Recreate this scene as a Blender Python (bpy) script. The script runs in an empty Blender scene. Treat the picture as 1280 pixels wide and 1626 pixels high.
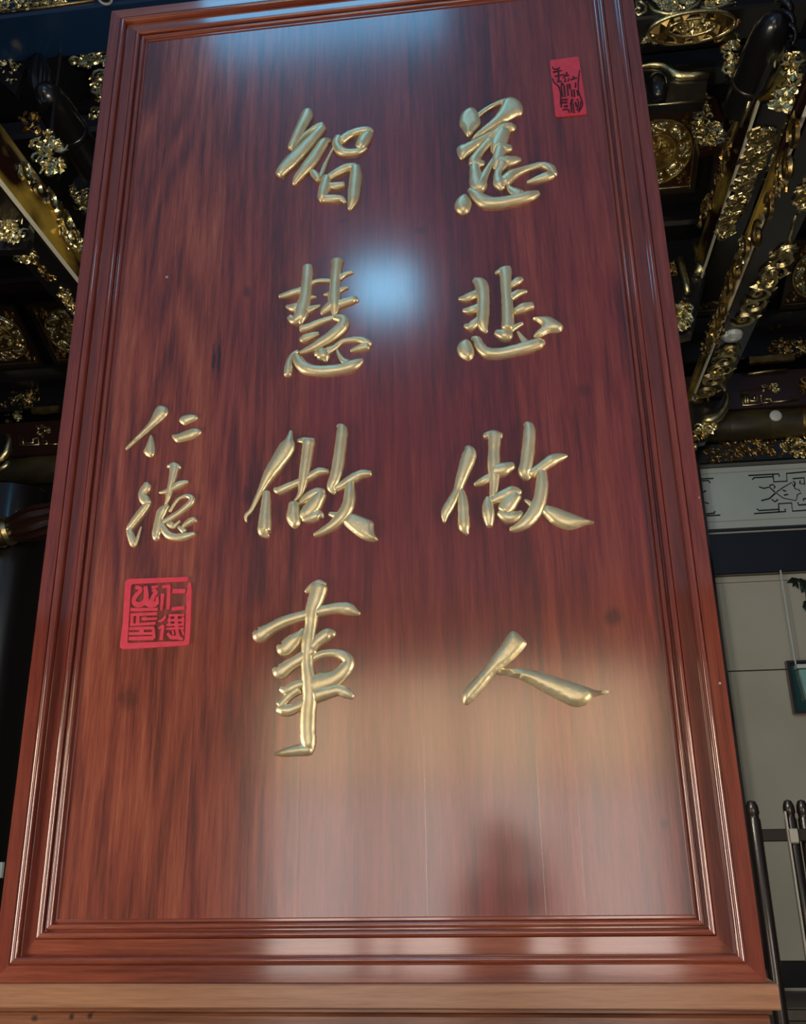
import bpy, math, random
import numpy as np
from mathutils import Vector, Matrix
from mathutils.geometry import delaunay_2d_cdt

random.seed(7)
S = bpy.context.scene
C = S.collection

# ------------------------------------------------------------------ camera
F_PX = 1447.78
PP = (640.0, 813.0)
UX = np.array([0.99277805, -0.0550654, -0.10658117])      # world x seen in the image frame (right, down, forward)
VZ = np.array([-0.01563916, -0.94025557, 0.34011011])     # world z
NY = np.cross(UX, -VZ)                                    # world y (depth)
MW = np.stack([UX, NY, VZ])
CAM = np.array([1.41964, -2.56514, 1.58728])
cd = bpy.data.cameras.new('camera')
cam = bpy.data.objects.new('camera', cd)
C.objects.link(cam)
cd.sensor_fit = 'VERTICAL'
cd.sensor_height = 36.0
cd.lens = F_PX * 36.0 / 1626.0
cd.clip_start = 0.02
cd.clip_end = 100
right, down, fwd = MW[:, 0], MW[:, 1], MW[:, 2]
mw = Matrix(((right[0], -down[0], -fwd[0], CAM[0]),
             (right[1], -down[1], -fwd[1], CAM[1]),
             (right[2], -down[2], -fwd[2], CAM[2]),
             (0, 0, 0, 1)))
cam.matrix_world = mw
S.camera = cam

# ------------------------------------------------------------------ world and exposure
W = bpy.data.worlds.new('hall_air')
S.world = W
W.use_nodes = True
bg = W.node_tree.nodes['Background']
bg.inputs[0].default_value = (0.52, 0.68, 1.0, 1)
bg.inputs[1].default_value = 0.18
vs = S.view_settings
vs.view_transform = 'Standard'
vs.look = 'None'
vs.gamma = 1
vs.use_curve_mapping = False
vs.exposure = 0.0

LAMP_BLUE = 13.5      # cold floodlights high in front of the board
LAMP_TOP = 4.2
DOOR_WARM = 4.5       # daylit doorway behind the photographer
SIDE_FILL = 28.0  # warm side fill, added for diffuse light on the plaque
BACK_FILL = 260.0          # unseen fill lamps added behind the plaque        # they brighten the background


# ------------------------------------------------------------------ helpers
def wray(x, y):
    return MW @ np.array([x - PP[0], y - PP[1], F_PX])


def onY(x, y, Y):
    d = wray(x, y)
    return CAM + d * ((Y - CAM[1]) / d[1])


def onZ(x, y, Z):
    d = wray(x, y)
    return CAM + d * ((Z - CAM[2]) / d[2])


def onX(x, y, X):
    d = wray(x, y)
    return CAM + d * ((X - CAM[0]) / d[0])


class MB:
    def __init__(s):
        s.v, s.f = [], []

    def add(s, vs_, fs):
        o = len(s.v)
        s.v += [tuple(float(c) for c in p) for p in vs_]
        s.f += [tuple(i + o for i in q) for q in fs]
        return s

    def box(s, x0, x1, y0, y1, z0, z1, b=0.0):
        if b <= 0:
            return s.add([(x0, y0, z0), (x1, y0, z0), (x1, y1, z0), (x0, y1, z0), (x0, y0, z1), (x1, y0, z1), (x1, y1, z1), (x0, y1, z1)],
                         [(0, 3, 2, 1), (4, 5, 6, 7), (0, 1, 5, 4), (1, 2, 6, 5), (2, 3, 7, 6), (3, 0, 4, 7)])
        # chamfered on the edges along x
        prof = [(y0 + b, z0), (y1 - b, z0), (y1, z0 + b), (y1, z1 - b), (y1 - b, z1), (y0 + b, z1), (y0, z1 - b), (y0, z0 + b)]
        return s.extrude([(x0, p[0], p[1]) for p in prof], (x1 - x0, 0, 0))

    def extrude(s, ring, vec):
        n = len(ring)
        a = [Vector(p) for p in ring]
        b = [p + Vector(vec) for p in a]
        return s.add(a + b, [tuple(reversed(range(n))), tuple(range(n, 2 * n))] + [(i, (i + 1) % n, n + (i + 1) % n, n + i) for i in range(n)])

    def loft(s, rings, close=True, caps=True):
        n = len(rings[0])
        vv = [p for r in rings for p in r]
        ff = []
        for k in range(len(rings) - 1):
            for i in range(n if close else n - 1):
                j = (i + 1) % n
                ff.append((k * n + i, k * n + j, (k + 1) * n + j, (k + 1) * n + i))
        if caps:
            ff.append(tuple(reversed(range(n))))
            ff.append(tuple(range((len(rings) - 1) * n, len(rings) * n)))
        return s.add(vv, ff)

    def tube(s, pts, r, n=6, flat=1.0, nrm=None):
        pts = [Vector(p) for p in pts]
        rs = r if isinstance(r, (list, tuple)) else [r] * len(pts)
        rings = []
        for i, p in enumerate(pts):
            t = (pts[min(i + 1, len(pts) - 1)] - pts[max(i - 1, 0)]).normalized()
            up = Vector(nrm) if nrm is not None else (Vector((0, 0, 1)) if abs(t.z) < 0.9 else Vector((1, 0, 0)))
            a = t.cross(up).normalized()
            b = a.cross(t).normalized()
            rings.append([p + a * (math.cos(2 * math.pi * k / n) * rs[i]) + b * (math.sin(2 * math.pi * k / n) * rs[i] * flat) for k in range(n)])
        return s.loft(rings)

    def lathe(s, prof, axis_o, ax=(0, 0, 1), n=24):
        ax = Vector(ax).normalized()
        a = ax.orthogonal().normalized()
        b = ax.cross(a)
        o = Vector(axis_o)
        rings = [[o + ax * h + (a * math.cos(2 * math.pi * k / n) + b * math.sin(2 * math.pi * k / n)) * max(r, 1e-4) for k in range(n)] for r, h in prof]
        return s.loft(rings)

    def build(s, name, m, parent=None, smooth=False, angle=None):
        me = bpy.data.meshes.new(name)
        me.from_pydata(s.v, [], s.f)
        me.materials.append(MAT[m] if isinstance(m, str) else m)
        me.update()
        return link(name, me, parent, smooth, angle)


def link(name, me, parent=None, smooth=False, angle=None):
    if smooth:
        me.polygons.foreach_set('use_smooth', [True] * len(me.polygons))
        if angle:
            me.set_sharp_from_angle(angle=math.radians(angle))
    o = bpy.data.objects.new(name, me)
    C.objects.link(o)
    if parent is not None:
        o.parent = parent
        o.matrix_parent_inverse = Matrix.Translation(parent.location).inverted() if parent.location.length else Matrix()
    return o


def tag(o, label, cat, group=None):
    o['label'] = label
    o['category'] = cat
    if group:
        o['group'] = group
    return o


def thing(name, label, cat, loc=(0, 0, 0), group=None):
    o = bpy.data.objects.new(name, None)
    o.empty_display_size = 0.1
    C.objects.link(o)
    o.location = loc
    return tag(o, label, cat, group)


def struct(o):
    o['kind'] = 'structure'
    return o


def stuff(o):
    o['kind'] = 'stuff'
    return o


# ------------------------------------------------------------------ materials
MAT = {}


def mat(name, col, rough=0.5, metal=0.0, coat=0.0, coat_r=0.1, emit=None, es=0.0, spec=0.5):
    m = bpy.data.materials.new(name)
    m.use_nodes = True
    b = m.node_tree.nodes['Principled BSDF']
    b.inputs['Base Color'].default_value = (*col, 1)
    b.inputs['Roughness'].default_value = rough
    b.inputs['Metallic'].default_value = metal
    b.inputs['Coat Weight'].default_value = coat
    b.inputs['Coat Roughness'].default_value = coat_r
    b.inputs['Specular IOR Level'].default_value = spec
    if emit:
        b.inputs['Emission Color'].default_value = (*emit, 1)
        b.inputs['Emission Strength'].default_value = es
    MAT[name] = m
    return m


def noisy(name, scale, lo, hi, bump=0.0, bscale=None, stretch=(1, 1, 1), detail=4, rough_var=0.0):
    """colour noise between lo and hi on an existing material, with optional bump"""
    m = MAT[name]
    nt = m.node_tree
    b = nt.nodes['Principled BSDF']
    tc = nt.nodes.new('ShaderNodeTexCoord')
    mp = nt.nodes.new('ShaderNodeMapping')
    mp.inputs['Scale'].default_value = stretch
    nz = nt.nodes.new('ShaderNodeTexNoise')
    nz.inputs['Scale'].default_value = scale
    nz.inputs['Detail'].default_value = detail
    rp = nt.nodes.new('ShaderNodeValToRGB')
    rp.color_ramp.elements[0].position = 0.32
    rp.color_ramp.elements[0].color = (*lo, 1)
    rp.color_ramp.elements[1].position = 0.68
    rp.color_ramp.elements[1].color = (*hi, 1)
    nt.links.new(tc.outputs['Object'], mp.inputs[0])
    nt.links.new(mp.outputs[0], nz.inputs['Vector'])
    nt.links.new(nz.outputs['Fac'], rp.inputs[0])
    nt.links.new(rp.outputs[0], b.inputs['Base Color'])
    if bump:
        n2 = nt.nodes.new('ShaderNodeTexNoise')
        n2.inputs['Scale'].default_value = bscale or scale * 3
        n2.inputs['Detail'].default_value = 3
        nt.links.new(mp.outputs[0], n2.inputs['Vector'])
        bp = nt.nodes.new('ShaderNodeBump')
        bp.inputs['Strength'].default_value = bump
        bp.inputs['Distance'].default_value = 0.01
        nt.links.new(n2.outputs['Fac'], bp.inputs['Height'])
        nt.links.new(bp.outputs[0], b.inputs['Normal'])
    return m


def wood(name, axis, seed, dark, mid, light, rough=0.40, coat=0.9, coat_r=0.145, swirl=1.0, knots=(), bump=0.06):
    """lacquered rosewood; grain runs along axis ('x' or 'z')"""
    m = bpy.data.materials.new(name)
    m.use_nodes = True
    nt = m.node_tree
    N, L = nt.nodes.new, nt.links.new
    b = nt.nodes['Principled BSDF']
    b.inputs['Roughness'].default_value = rough
    b.inputs['Coat Weight'].default_value = coat
    b.inputs['Coat Roughness'].default_value = coat_r
    b.inputs['Coat IOR'].default_value = 1.9
    tc = N('ShaderNodeTexCoord')

    def mapped(sc_along, sc_across, off):
        mp = N('ShaderNodeMapping')
        if axis == 'z':
            mp.inputs['Scale'].default_value = (sc_across, sc_across, sc_along)
        else:
            mp.inputs['Scale'].default_value = (sc_along, sc_across, sc_across)
        mp.inputs['Location'].default_value = (off, off * 0.37, off * 0.71)
        L(tc.outputs['Object'], mp.inputs[0])
        return mp

    def noise(mp, scale, detail, dist=0.0, rough_=0.55):
        n = N('ShaderNodeTexNoise')
        n.inputs['Scale'].default_value = scale
        n.inputs['Detail'].default_value = detail
        n.inputs['Roughness'].default_value = rough_
        n.inputs['Distortion'].default_value = dist
        L(mp.outputs[0], n.inputs['Vector'])
        return n

    def math_(op, a, c):
        n = N('ShaderNodeMath')
        n.operation = op
        for i, q in enumerate((a, c)):
            if isinstance(q, (int, float)):
                n.inputs[i].default_value = q
            else:
                L(q, n.inputs[i])
        return n.outputs[0]

    # cathedral figure: rings of a slowly varying field
    fld = noise(mapped(0.15, 1.25, seed), 2.4, 2, 0.25 * swirl).outputs['Fac']
    ring = math_('SINE', math_('MULTIPLY', fld, 58.0 * swirl), 0.0)
    ring = math_('MULTIPLY', math_('ADD', ring, 1.0), 0.5)
    broad = noise(mapped(0.12, 1.6, seed + 3.1), 4.0, 3, 0.6).outputs['Fac']
    streak = noise(mapped(0.05, 1.0, seed + 7.7), 55.0, 5, 0.3, 0.6).outputs['Fac']
    pore = noise(mapped(0.045, 1.0, seed + 1.3), 240.0, 3, 0.0, 0.7).outputs['Fac']
    mix = math_('ADD', math_('MULTIPLY', broad, 0.36), math_('MULTIPLY', streak, 0.50))
    mix = math_('ADD', mix, math_('MULTIPLY', math_('SUBTRACT', ring, 0.5), 0.085 * swirl))
    mix = math_('ADD', mix, math_('MULTIPLY', math_('SUBTRACT', pore, 0.5), 0.32))
    rp = N('ShaderNodeValToRGB')
    e = rp.color_ramp.elements
    e[0].position = 0.29
    e[0].color = (*dark, 1)
    e[1].position = 0.60
    e[1].color = (*light, 1)
    k = e.new(0.43)
    k.color = (*mid, 1)
    L(mix, rp.inputs[0])
    col = rp.outputs[0]
    # small dark cracks / knots with a place of their own
    for (kx, kz, rx, rz, amt) in knots:
        mp = N('ShaderNodeMapping')
        mp.inputs['Location'].default_value = (-kx / rx, 0, -kz / rz)
        mp.inputs['Scale'].default_value = (1.0 / rx, 0.0, 1.0 / rz)
        wob = N('ShaderNodeTexNoise')
        wob.inputs['Scale'].default_value = 30.0
        L(tc.outputs['Object'], wob.inputs['Vector'])
        L(tc.outputs['Object'], mp.inputs[0])
        vm = N('ShaderNodeVectorMath')
        vm.operation = 'ADD'
        L(mp.outputs[0], vm.inputs[0])
        sc = N('ShaderNodeVectorMath')
        sc.operation = 'SCALE'
        sc.inputs['Scale'].default_value = 0.9
        L(wob.outputs['Color'], sc.inputs[0])
        L(sc.outputs[0], vm.inputs[1])
        off = N('ShaderNodeVectorMath')
        off.operation = 'SUBTRACT'
        off.inputs[1].default_value = (0.45, 0.45, 0.45)
        L(vm.outputs[0], off.inputs[0])
        flat = N('ShaderNodeVectorMath')
        flat.operation = 'MULTIPLY'
        flat.inputs[1].default_value = (1, 0, 1)
        L(off.outputs[0], flat.inputs[0])
        ln = N('ShaderNodeVectorMath')
        ln.operation = 'LENGTH'
        L(flat.outputs[0], ln.inputs[0])
        mr = N('ShaderNodeMapRange')
        mr.inputs['From Min'].default_value = 0.35
        mr.inputs['From Max'].default_value = 1.0
        mr.inputs['To Min'].default_value = amt
        mr.inputs['To Max'].default_value = 0.0
        L(ln.outputs['Value'], mr.inputs['Value'])
        mx = N('ShaderNodeMix')
        mx.data_type = 'RGBA'
        L(mr.outputs[0], mx.inputs['Factor'])
        L(col, mx.inputs['A'])
        mx.inputs['B'].default_value = (dark[0] * 0.25, dark[1] * 0.25, dark[2] * 0.3, 1)
        col = mx.outputs['Result']
    L(col, b.inputs['Base Color'])
    bp = N('ShaderNodeBump')
    bp.inputs['Strength'].default_value = bump
    bp.inputs['Distance'].default_value = 0.002
    L(pore, bp.inputs['Height'])
    if bump > 0:
        L(bp.outputs[0], b.inputs['Normal'])
    MAT[name] = m
    return m


D0, M0, L0 = (0.070, 0.013, 0.009), (0.150, 0.032, 0.018), (0.270, 0.085, 0.045)
mat('letter_gold', (0.80, 0.66, 0.36), 0.44, 0.80)
noisy('letter_gold', 26, (0.90, 0.78, 0.46), (0.98, 0.90, 0.60), bump=0.12, bscale=70)
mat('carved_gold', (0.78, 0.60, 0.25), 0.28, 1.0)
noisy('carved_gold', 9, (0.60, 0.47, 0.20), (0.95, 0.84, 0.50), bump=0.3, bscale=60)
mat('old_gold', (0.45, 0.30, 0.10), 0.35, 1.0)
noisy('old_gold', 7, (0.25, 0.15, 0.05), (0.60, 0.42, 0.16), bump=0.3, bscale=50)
mat('edge_gold', (0.92, 0.86, 0.68), 0.4, 0.25)
mat('gold_lacquer', (0.30, 0.19, 0.05), 0.32, 0.6, 0.4, 0.2)
noisy('gold_lacquer', 1.7, (0.030, 0.010, 0.007), (0.72, 0.47, 0.08), bump=0.25, bscale=24, stretch=(1, 0.7, 2.0))
for nd in MAT['gold_lacquer'].node_tree.nodes:
    if nd.type == 'VALTORGB':
        nd.color_ramp.elements[0].position = 0.42
        nd.color_ramp.elements[1].position = 0.60
mat('black_lacquer', (0.008, 0.007, 0.008), 0.28, 0.0, 0.6, 0.15)
mat('brown_lacquer', (0.030, 0.010, 0.007), 0.30, 0.0, 0.6, 0.15)
mat('flare_blue_lacquer', (0.008, 0.028, 0.080), 0.30, 0.0, 0.6, 0.2)  # dark blue lacquer, brightened by lens flare put into its colour
mat('olive_paint', (0.055, 0.042, 0.014), 0.5, 0.0, 0.3, 0.3)
noisy('olive_paint', 3.0, (0.020, 0.012, 0.006), (0.085, 0.068, 0.024), stretch=(0.6, 1, 1.4))
mat('seal_red', (0.62, 0.022, 0.045), 0.48, 0.0, 0.2, 0.3)
noisy('seal_red', 40, (0.78, 0.050, 0.090), (0.90, 0.072, 0.120), bump=0.1, bscale=160)
mat('seal_ink', (0.060, 0.006, 0.012), 0.5)
mat('plaster', (0.42, 0.42, 0.37), 0.75)
noisy('plaster', 0.7, (0.44, 0.42, 0.33), (0.54, 0.52, 0.44), detail=3)
mat('frieze_white', (0.50, 0.58, 0.56), 0.6)
noisy('frieze_white', 1.2, (0.50, 0.58, 0.56), (0.58, 0.65, 0.63))
mat('fret_ink', (0.006, 0.014, 0.018), 0.5)
mat('pale_line', (0.45, 0.42, 0.36), 0.5)
mat('dark_wood', (0.020, 0.013, 0.010), 0.32, 0.0, 0.5, 0.15)
noisy('dark_wood', 8, (0.012, 0.008, 0.007), (0.030, 0.018, 0.013), stretch=(3, 3, 0.3))
mat('matte_dark', (0.022, 0.016, 0.012), 0.75)
mat('white_plastic', (0.72, 0.80, 0.80), 0.4)
mat('teal_glass', (0.30, 0.62, 0.56), 0.15, 0.0, 0.6, 0.05)
noisy('teal_glass', 5, (0.24, 0.55, 0.48), (0.42, 0.74, 0.68))
mat('dark_teal', (0.010, 0.060, 0.055), 0.25)
mat('leaf_green', (0.008, 0.020, 0.012), 0.5)
mat('cord_white', (0.62, 0.66, 0.66), 0.5)
mat('stone_floor', (0.10, 0.088, 0.075), 0.35)
noisy('stone_floor', 1.4, (0.08, 0.07, 0.06), (0.12, 0.105, 0.09))
mat('dark_plaster', (0.030, 0.022, 0.018), 0.7)
noisy('dark_plaster', 1.1, (0.024, 0.017, 0.014), (0.036, 0.027, 0.022))
mat('cold_led', (0.8, 0.9, 1.0), 0.4, emit=(0.22, 0.66, 1.0), es=LAMP_BLUE)
mat('cold_led_high', (0.8, 0.9, 1.0), 0.4, emit=(0.12, 0.56, 1.0), es=LAMP_TOP)
mat('door_light', (0.8, 0.75, 0.65), 0.6, emit=(1.0, 0.74, 0.44), es=DOOR_WARM)
mat('door_light_low', (0.8, 0.75, 0.7), 0.6, emit=(1.0, 0.84, 0.76), es=DOOR_WARM * 0.8)
mat('back_fill_glass', (0.9, 0.9, 0.8), 0.5, emit=(1.0, 0.93, 0.74), es=BACK_FILL)
mat('side_fill_paper', (0.9, 0.8, 0.6), 0.7, emit=(1.0, 0.86, 0.68), es=SIDE_FILL)

# ------------------------------------------------------------------ the setting
RX0, RX1, RYB = -7.2, 8.6, 9.0
floor = struct(MB().box(RX0, RX1, -9.4, RYB + 0.2, -0.1, 0.0).build('floor', 'stone_floor'))
wall_back = struct(MB().box(RX0, RX1, RYB + 0.04, RYB + 0.24, 0.0, 12.5).build('wall_back', 'dark_plaster'))
struct(MB().box(RX0 - 0.2, RX0, 0.0, RYB + 0.24, 0.0, 12.5).build('wall_left', 'dark_plaster'))
struct(MB().box(RX1, RX1 + 0.2, 0.0, RYB + 0.24, 0.0, 12.5).build('wall_right', 'dark_plaster'))
TAN = math.tan(math.radians(24.0))


def zslope(Y):
    return 8.0 + (8.6 - Y) * TAN


ceil = MB()
ceil.extrude([(RX0, RYB, zslope(RYB) + 0.12), (RX0, 0.0, zslope(0) + 0.12), (RX0, -1.0, zslope(0) + 0.12), (RX0, -1.0, zslope(0) + 0.30), (RX0, 0.0, zslope(0) + 0.30), (RX0, RYB, zslope(RYB) + 0.30)], (RX1 - RX0, 0, 0))
struct(ceil.build('ceiling', 'black_lacquer'))

# grey plaster facing of the rear wall, right of the dark post: separate panels with recessed joints
PX0 = 4.06
for (x0, x1) in ((PX0, 5.92), (5.935, 8.6)):
    for (z0, z1) in ((0.29, 3.478), (3.494, 4.595)):
        MB().box(x0, x1, RYB - 0.01, RYB + 0.04, z0, z1).build('wall_panel', 'plaster', wall_back)
MB().box(PX0, 8.6, RYB - 0.022, RYB + 0.04, 4.60, 4.675).build('top_strip', 'plaster', wall_back)
struct(MB().box(PX0, 8.6, RYB - 0.03, RYB + 0.04, 0.0, 0.28).build('baseboard_back', 'black_lacquer'))
struct(MB().box(PX0, 8.6, RYB - 0.05, RYB - 0.03, 0.0, 0.025).build('trim_1', 'pale_line'))
struct(MB().box(3.3, 8.6, 8.868, 8.88, 5.215, 5.235).build('trim_2', 'pale_line'))

# ------------------------------------------------------------------ the plaque: planks in a moulded frame
YP = 0.030                      # face of the planks
BX0, BX1, BZ0, BZ1 = 0.0, 2.0, 1.25, 4.694
FW = 0.152
plaque = thing('wooden_plaque', 'tall glossy red-brown wooden plaque in a stepped moulded frame, carrying the gold characters', 'plaque')
seams = [FW - 0.012, 0.503, 0.822, 1.171, 1.478, 1.581, BX1 - FW + 0.012]
tone = [((0.110, 0.016, 0.010), (0.275, 0.048, 0.023), (0.460, 0.125, 0.060), 1.25),
        ((0.095, 0.012, 0.009), (0.235, 0.034, 0.020), (0.375, 0.085, 0.046), 1.3),
        ((0.095, 0.009, 0.010), (0.205, 0.021, 0.020), (0.300, 0.048, 0.036), 0.6),
        ((0.090, 0.008, 0.009), (0.192, 0.018, 0.018), (0.280, 0.042, 0.034), 0.7),
        ((0.105, 0.011, 0.009), (0.240, 0.028, 0.019), (0.380, 0.075, 0.040), 0.7),
        ((0.095, 0.010, 0.008), (0.220, 0.025, 0.018), (0.330, 0.062, 0.036), 0.9)]
cracks = {0: [(0.497, 3.106, 0.010, 0.085, 0.95), (0.30, 2.0, 0.035, 0.05, 0.5)],
          1: [(0.515, 3.12, 0.009, 0.10, 0.95), (0.60, 3.36, 0.018, 0.035, 0.6), (0.63, 2.62, 0.02, 0.04, 0.5)],
          2: [(0.93, 3.62, 0.02, 0.015, 0.4)],
          3: [(1.20, 3.55, 0.03, 0.022, 0.4)],
          4: [(1.52, 3.7, 0.02, 0.04, 0.3)],
          5: [(1.72, 2.18, 0.035, 0.035, 0.6), (1.70, 2.9, 0.03, 0.03, 0.35), (1.80, 1.62, 0.014, 0.02, 0.6)]}
for i in range(6):
    d, m_, l_, sw = tone[i]
    wood('plank_wood_%d' % i, 'z', 2.3 + 5.9 * i, d, m_, l_, swirl=sw, knots=cracks.get(i, ()))
    x0, x1 = seams[i], seams[i + 1]
    g = 0.0
    z0, z1 = BZ0 + FW - 0.012, BZ1 - FW + 0.012
    prof = [(x0 + g, YP + 0.02), (x0 + g, YP + 0.00015), (x0 + g + 0.0002, YP), (x1 - g - 0.0002, YP), (x1 - g, YP + 0.00015), (x1 - g, YP + 0.02)]
    MB().extrude([(p[0], p[1], z0) for p in prof], (0, 0, z1 - z0)).build('plank', 'plank_wood_%d' % i, plaque)


def arc(cx, cy, rx, ry, a0, a1, n):
    return [(cx + rx * math.cos(math.radians(a0 + (a1 - a0) * k / n)), cy + ry * math.sin(math.radians(a0 + (a1 - a0) * k / n))) for k in range(n + 1)]


# moulding profile: (distance from the outer edge, depth)
PROF = [(0.0, 0.075), (0.0, 0.001), (0.001, 0.0), (0.041, 0.0), (0.043, 0.004)]
PROF += arc(0.0525, 0.007, 0.0095, 0.0115, 195, 372, 14)
PROF += [(0.0635, 0.020), (0.0660, 0.020), (0.067, 0.015), (0.103, 0.015), (0.105, 0.019)]
PROF += arc(0.1130, 0.018, 0.0080, 0.0100, 190, 368, 14)
PROF += [(0.1225, 0.0265), (0.1255, 0.0265)]
PROF += arc(0.1335, 0.0245, 0.0075, 0.0080, 190, 362, 14)
PROF += [(0.1425, 0.0285), (0.1445, 0.0260), (0.150, 0.0260), (FW, 0.028), (FW, 0.075)]
wood('frame_wood_z', 'z', 41.0, (0.120, 0.018, 0.011), (0.230, 0.040, 0.021), (0.310, 0.070, 0.036), swirl=0.5, rough=0.30, coat=1.0, coat_r=0.07, bump=0.0)
wood('frame_wood_x', 'x', 17.0, (0.160, 0.030, 0.015), (0.300, 0.066, 0.032), (0.430, 0.125, 0.060), swirl=0.6, rough=0.32, coat=1.0, coat_r=0.09, bump=0.0)


def member(name, side, m):
    a, b = [], []
    for d, y in PROF:
        if side == 'left':
            a.append((BX0 + d, y, BZ0 + d)); b.append((BX0 + d, y, BZ1 - d))
        if side == 'right':
            a.append((BX1 - d, y, BZ0 + d)); b.append((BX1 - d, y, BZ1 - d))
        if side == 'bottom':
            a.append((BX0 + d, y, BZ0 + d)); b.append((BX1 - d, y, BZ0 + d))
        if side == 'top':
            a.append((BX0 + d, y, BZ1 - d)); b.append((BX1 - d, y, BZ1 - d))
    mb = MB()
    if side in ('right', 'bottom'):
        mb.loft([a, b], close=True)
    else:
        mb.loft([b, a], close=True)
    o = mb.build(name, m, plaque, smooth=True, angle=24)
    return o


for s_ in ('left', 'right'):
    member('stile', s_, 'frame_wood_z')
for s_ in ('top', 'bottom'):
    member('rail', s_, 'frame_wood_x')
MB().box(BX0 + 0.004, BX1 - 0.004, 0.055, 0.10, BZ0 + 0.004, BZ1 - 0.004).build('back_panel', 'dark_wood', plaque)

for (x, y, Y, r, nm) in ((1143, 1085, 0.0, .0035, 'nail_head'), (1110, 790, 0.0, .0025, 'nail_head'), (265, 440, YP, .005, 'paint_fleck')):
    c = onY(x, y, Y)
    MB().lathe([(r, -.0005), (r, .0008), (r * .6, .0016)], (c[0], Y, c[2]), (0, -1, 0), 10).build(nm, 'pale_line', plaque)

# stand that carries the plaque
stand = thing('plaque_stand', 'pale-capped wooden stand with a recessed moulding under the plaque', 'stand', (1.0, 0.1, 0))
wood('cap_wood', 'x', 77.0, (0.24, 0.105, 0.052), (0.41, 0.19, 0.098), (0.52, 0.26, 0.14), swirl=0.7, rough=0.38, coat=0.6, coat_r=0.2)
wood('stand_wood', 'x', 93.0, (0.13, 0.040, 0.018), (0.24, 0.082, 0.036), (0.36, 0.15, 0.07), swirl=1.0,
     knots=[(0.135, 1.168, 0.012, 0.010, 0.95), (0.235, 1.172, 0.010, 0.010, 0.95), (0.285, 1.174, 0.010, 0.010, 0.95)])
MB().box(-0.022, 2.022, -0.012, 0.19, 1.192, 1.2495, 0.004).build('cap', 'cap_wood', stand)
MB().box(-0.008, 2.004, 0.006, 0.18, 1.180, 1.192, 0.003).build('neck_moulding', 'stand_wood', stand)
MB().box(-0.016, 1.994, -0.004, 0.18, 0.16, 1.180, 0.006).build('body', 'stand_wood', stand)
MB().box(-0.05, 2.04, -0.05, 0.24, 0.0, 0.16, 0.012).build('foot', 'stand_wood', stand)


# ------------------------------------------------------------------ relief lettering
def bpt(x, y):
    p = onY(x, y, YP)
    return (p[0], p[2])


def catmull(pts, k=5):
    out = []
    n = len(pts)
    P = [pts[0]] + list(pts) + [pts[-1]]
    for i in range(1, n):
        p0, p1, p2, p3 = (np.array(P[i + j], float) for j in (-1, 0, 1, 2))
        for q in range(k):
            t = q / k
            out.append(0.5 * (2 * p1 + (p2 - p0) * t + (2 * p0 - 5 * p1 + 4 * p2 - p3) * t * t + (3 * p1 - p0 - 3 * p2 + p3) * t ** 3))
    out.append(np.array(pts[-1], float))
    return out


def stroke_path(pts, org, s, hk=0.85, hmax=0.017, base=0.004, jit=0.035, flat=False, k=5, mb=None, y0=None):
    """brush stroke as a raised rounded ridge: pts = (x, y, half width) in crop pixels"""
    if y0 is None:
        y0 = YP
    pts = [(p[0], p[1], p[2]) for p in pts]
    sm = catmull(pts, k) if len(pts) > 2 else catmull(pts, 2)
    q = []
    for a in sm:
        u, v = bpt(org[0] + a[0] / s, org[1] + a[1] / s)
        u2, _ = bpt(org[0] + (a[0] + 1) / s, org[1] + a[1] / s)
        q.append((u, v, (max(a[2], 1.5) + (0.05 * s if flat else 0.08 * a[2] + 0.35 * s)) * (u2 - u) * (1 + random.uniform(-jit, jit))))
    rows = []
    n = len(q)
    tan = []
    for i in range(n):
        a, b = q[max(i - 1, 0)], q[min(i + 1, n - 1)]
        dx, dz = b[0] - a[0], b[1] - a[1]
        l = math.hypot(dx, dz) or 1e-6
        tan.append((dx / l, dz / l))

    def row(u, v, w, t, hs=1.0):
        nx, nz = -t[1], t[0]
        h = min(hk * w, hmax) * hs
        r = []
        if flat:
            sec = [(-1, 0), (-1, 0.85), (-0.94, 1.0), (0.94, 1.0), (1, 0.85), (1, 0)]
            for a, hh in sec:
                r.append((u + nx * w * a, y0 - base * hh, v + nz * w * a))
        else:
            r.append((u + nx * -w, y0 + 0.0005, v + nz * -w))
            for j in range(9):
                an = math.pi * j / 8
                a = -math.cos(an)
                hh = math.sin(an) ** 0.8
                r.append((u + nx * w * a, y0 - base * min(1, hs + 0.2) - h * hh, v + nz * w * a))
            r.append((u + nx * w, y0 + 0.0005, v + nz * w))
        return r
    ends = [(0.97, 0.24), (0.80, 0.60), (0.45, 0.89)] if not flat else []
    for (e, ws) in ends:
        w = q[0][2]
        rows.append(row(q[0][0] - tan[0][0] * w * e * 0.55, q[0][1] - tan[0][1] * w * e * 0.55, w * ws, tan[0], ws))
    for i in range(n):
        rows.append(row(q[i][0], q[i][1], q[i][2], tan[i]))
    for (e, ws) in reversed(ends):
        w = q[-1][2]
        rows.append(row(q[-1][0] + tan[-1][0] * w * e * 0.55, q[-1][1] + tan[-1][1] * w * e * 0.55, w * ws, tan[-1], ws))
    mb = mb or MB()
    mb.loft(rows, close=True)
    return mb


def chaikin(p, it=1):
    for _ in range(it):
        o = []
        n = len(p)
        for i in range(n):
            a, b = p[i], p[(i + 1) % n]
            o += [(a[0] * 0.78 + b[0] * 0.22, a[1] * 0.78 + b[1] * 0.22), (a[0] * 0.22 + b[0] * 0.78, a[1] * 0.22 + b[1] * 0.78)]
        p = o
    return p


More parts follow.
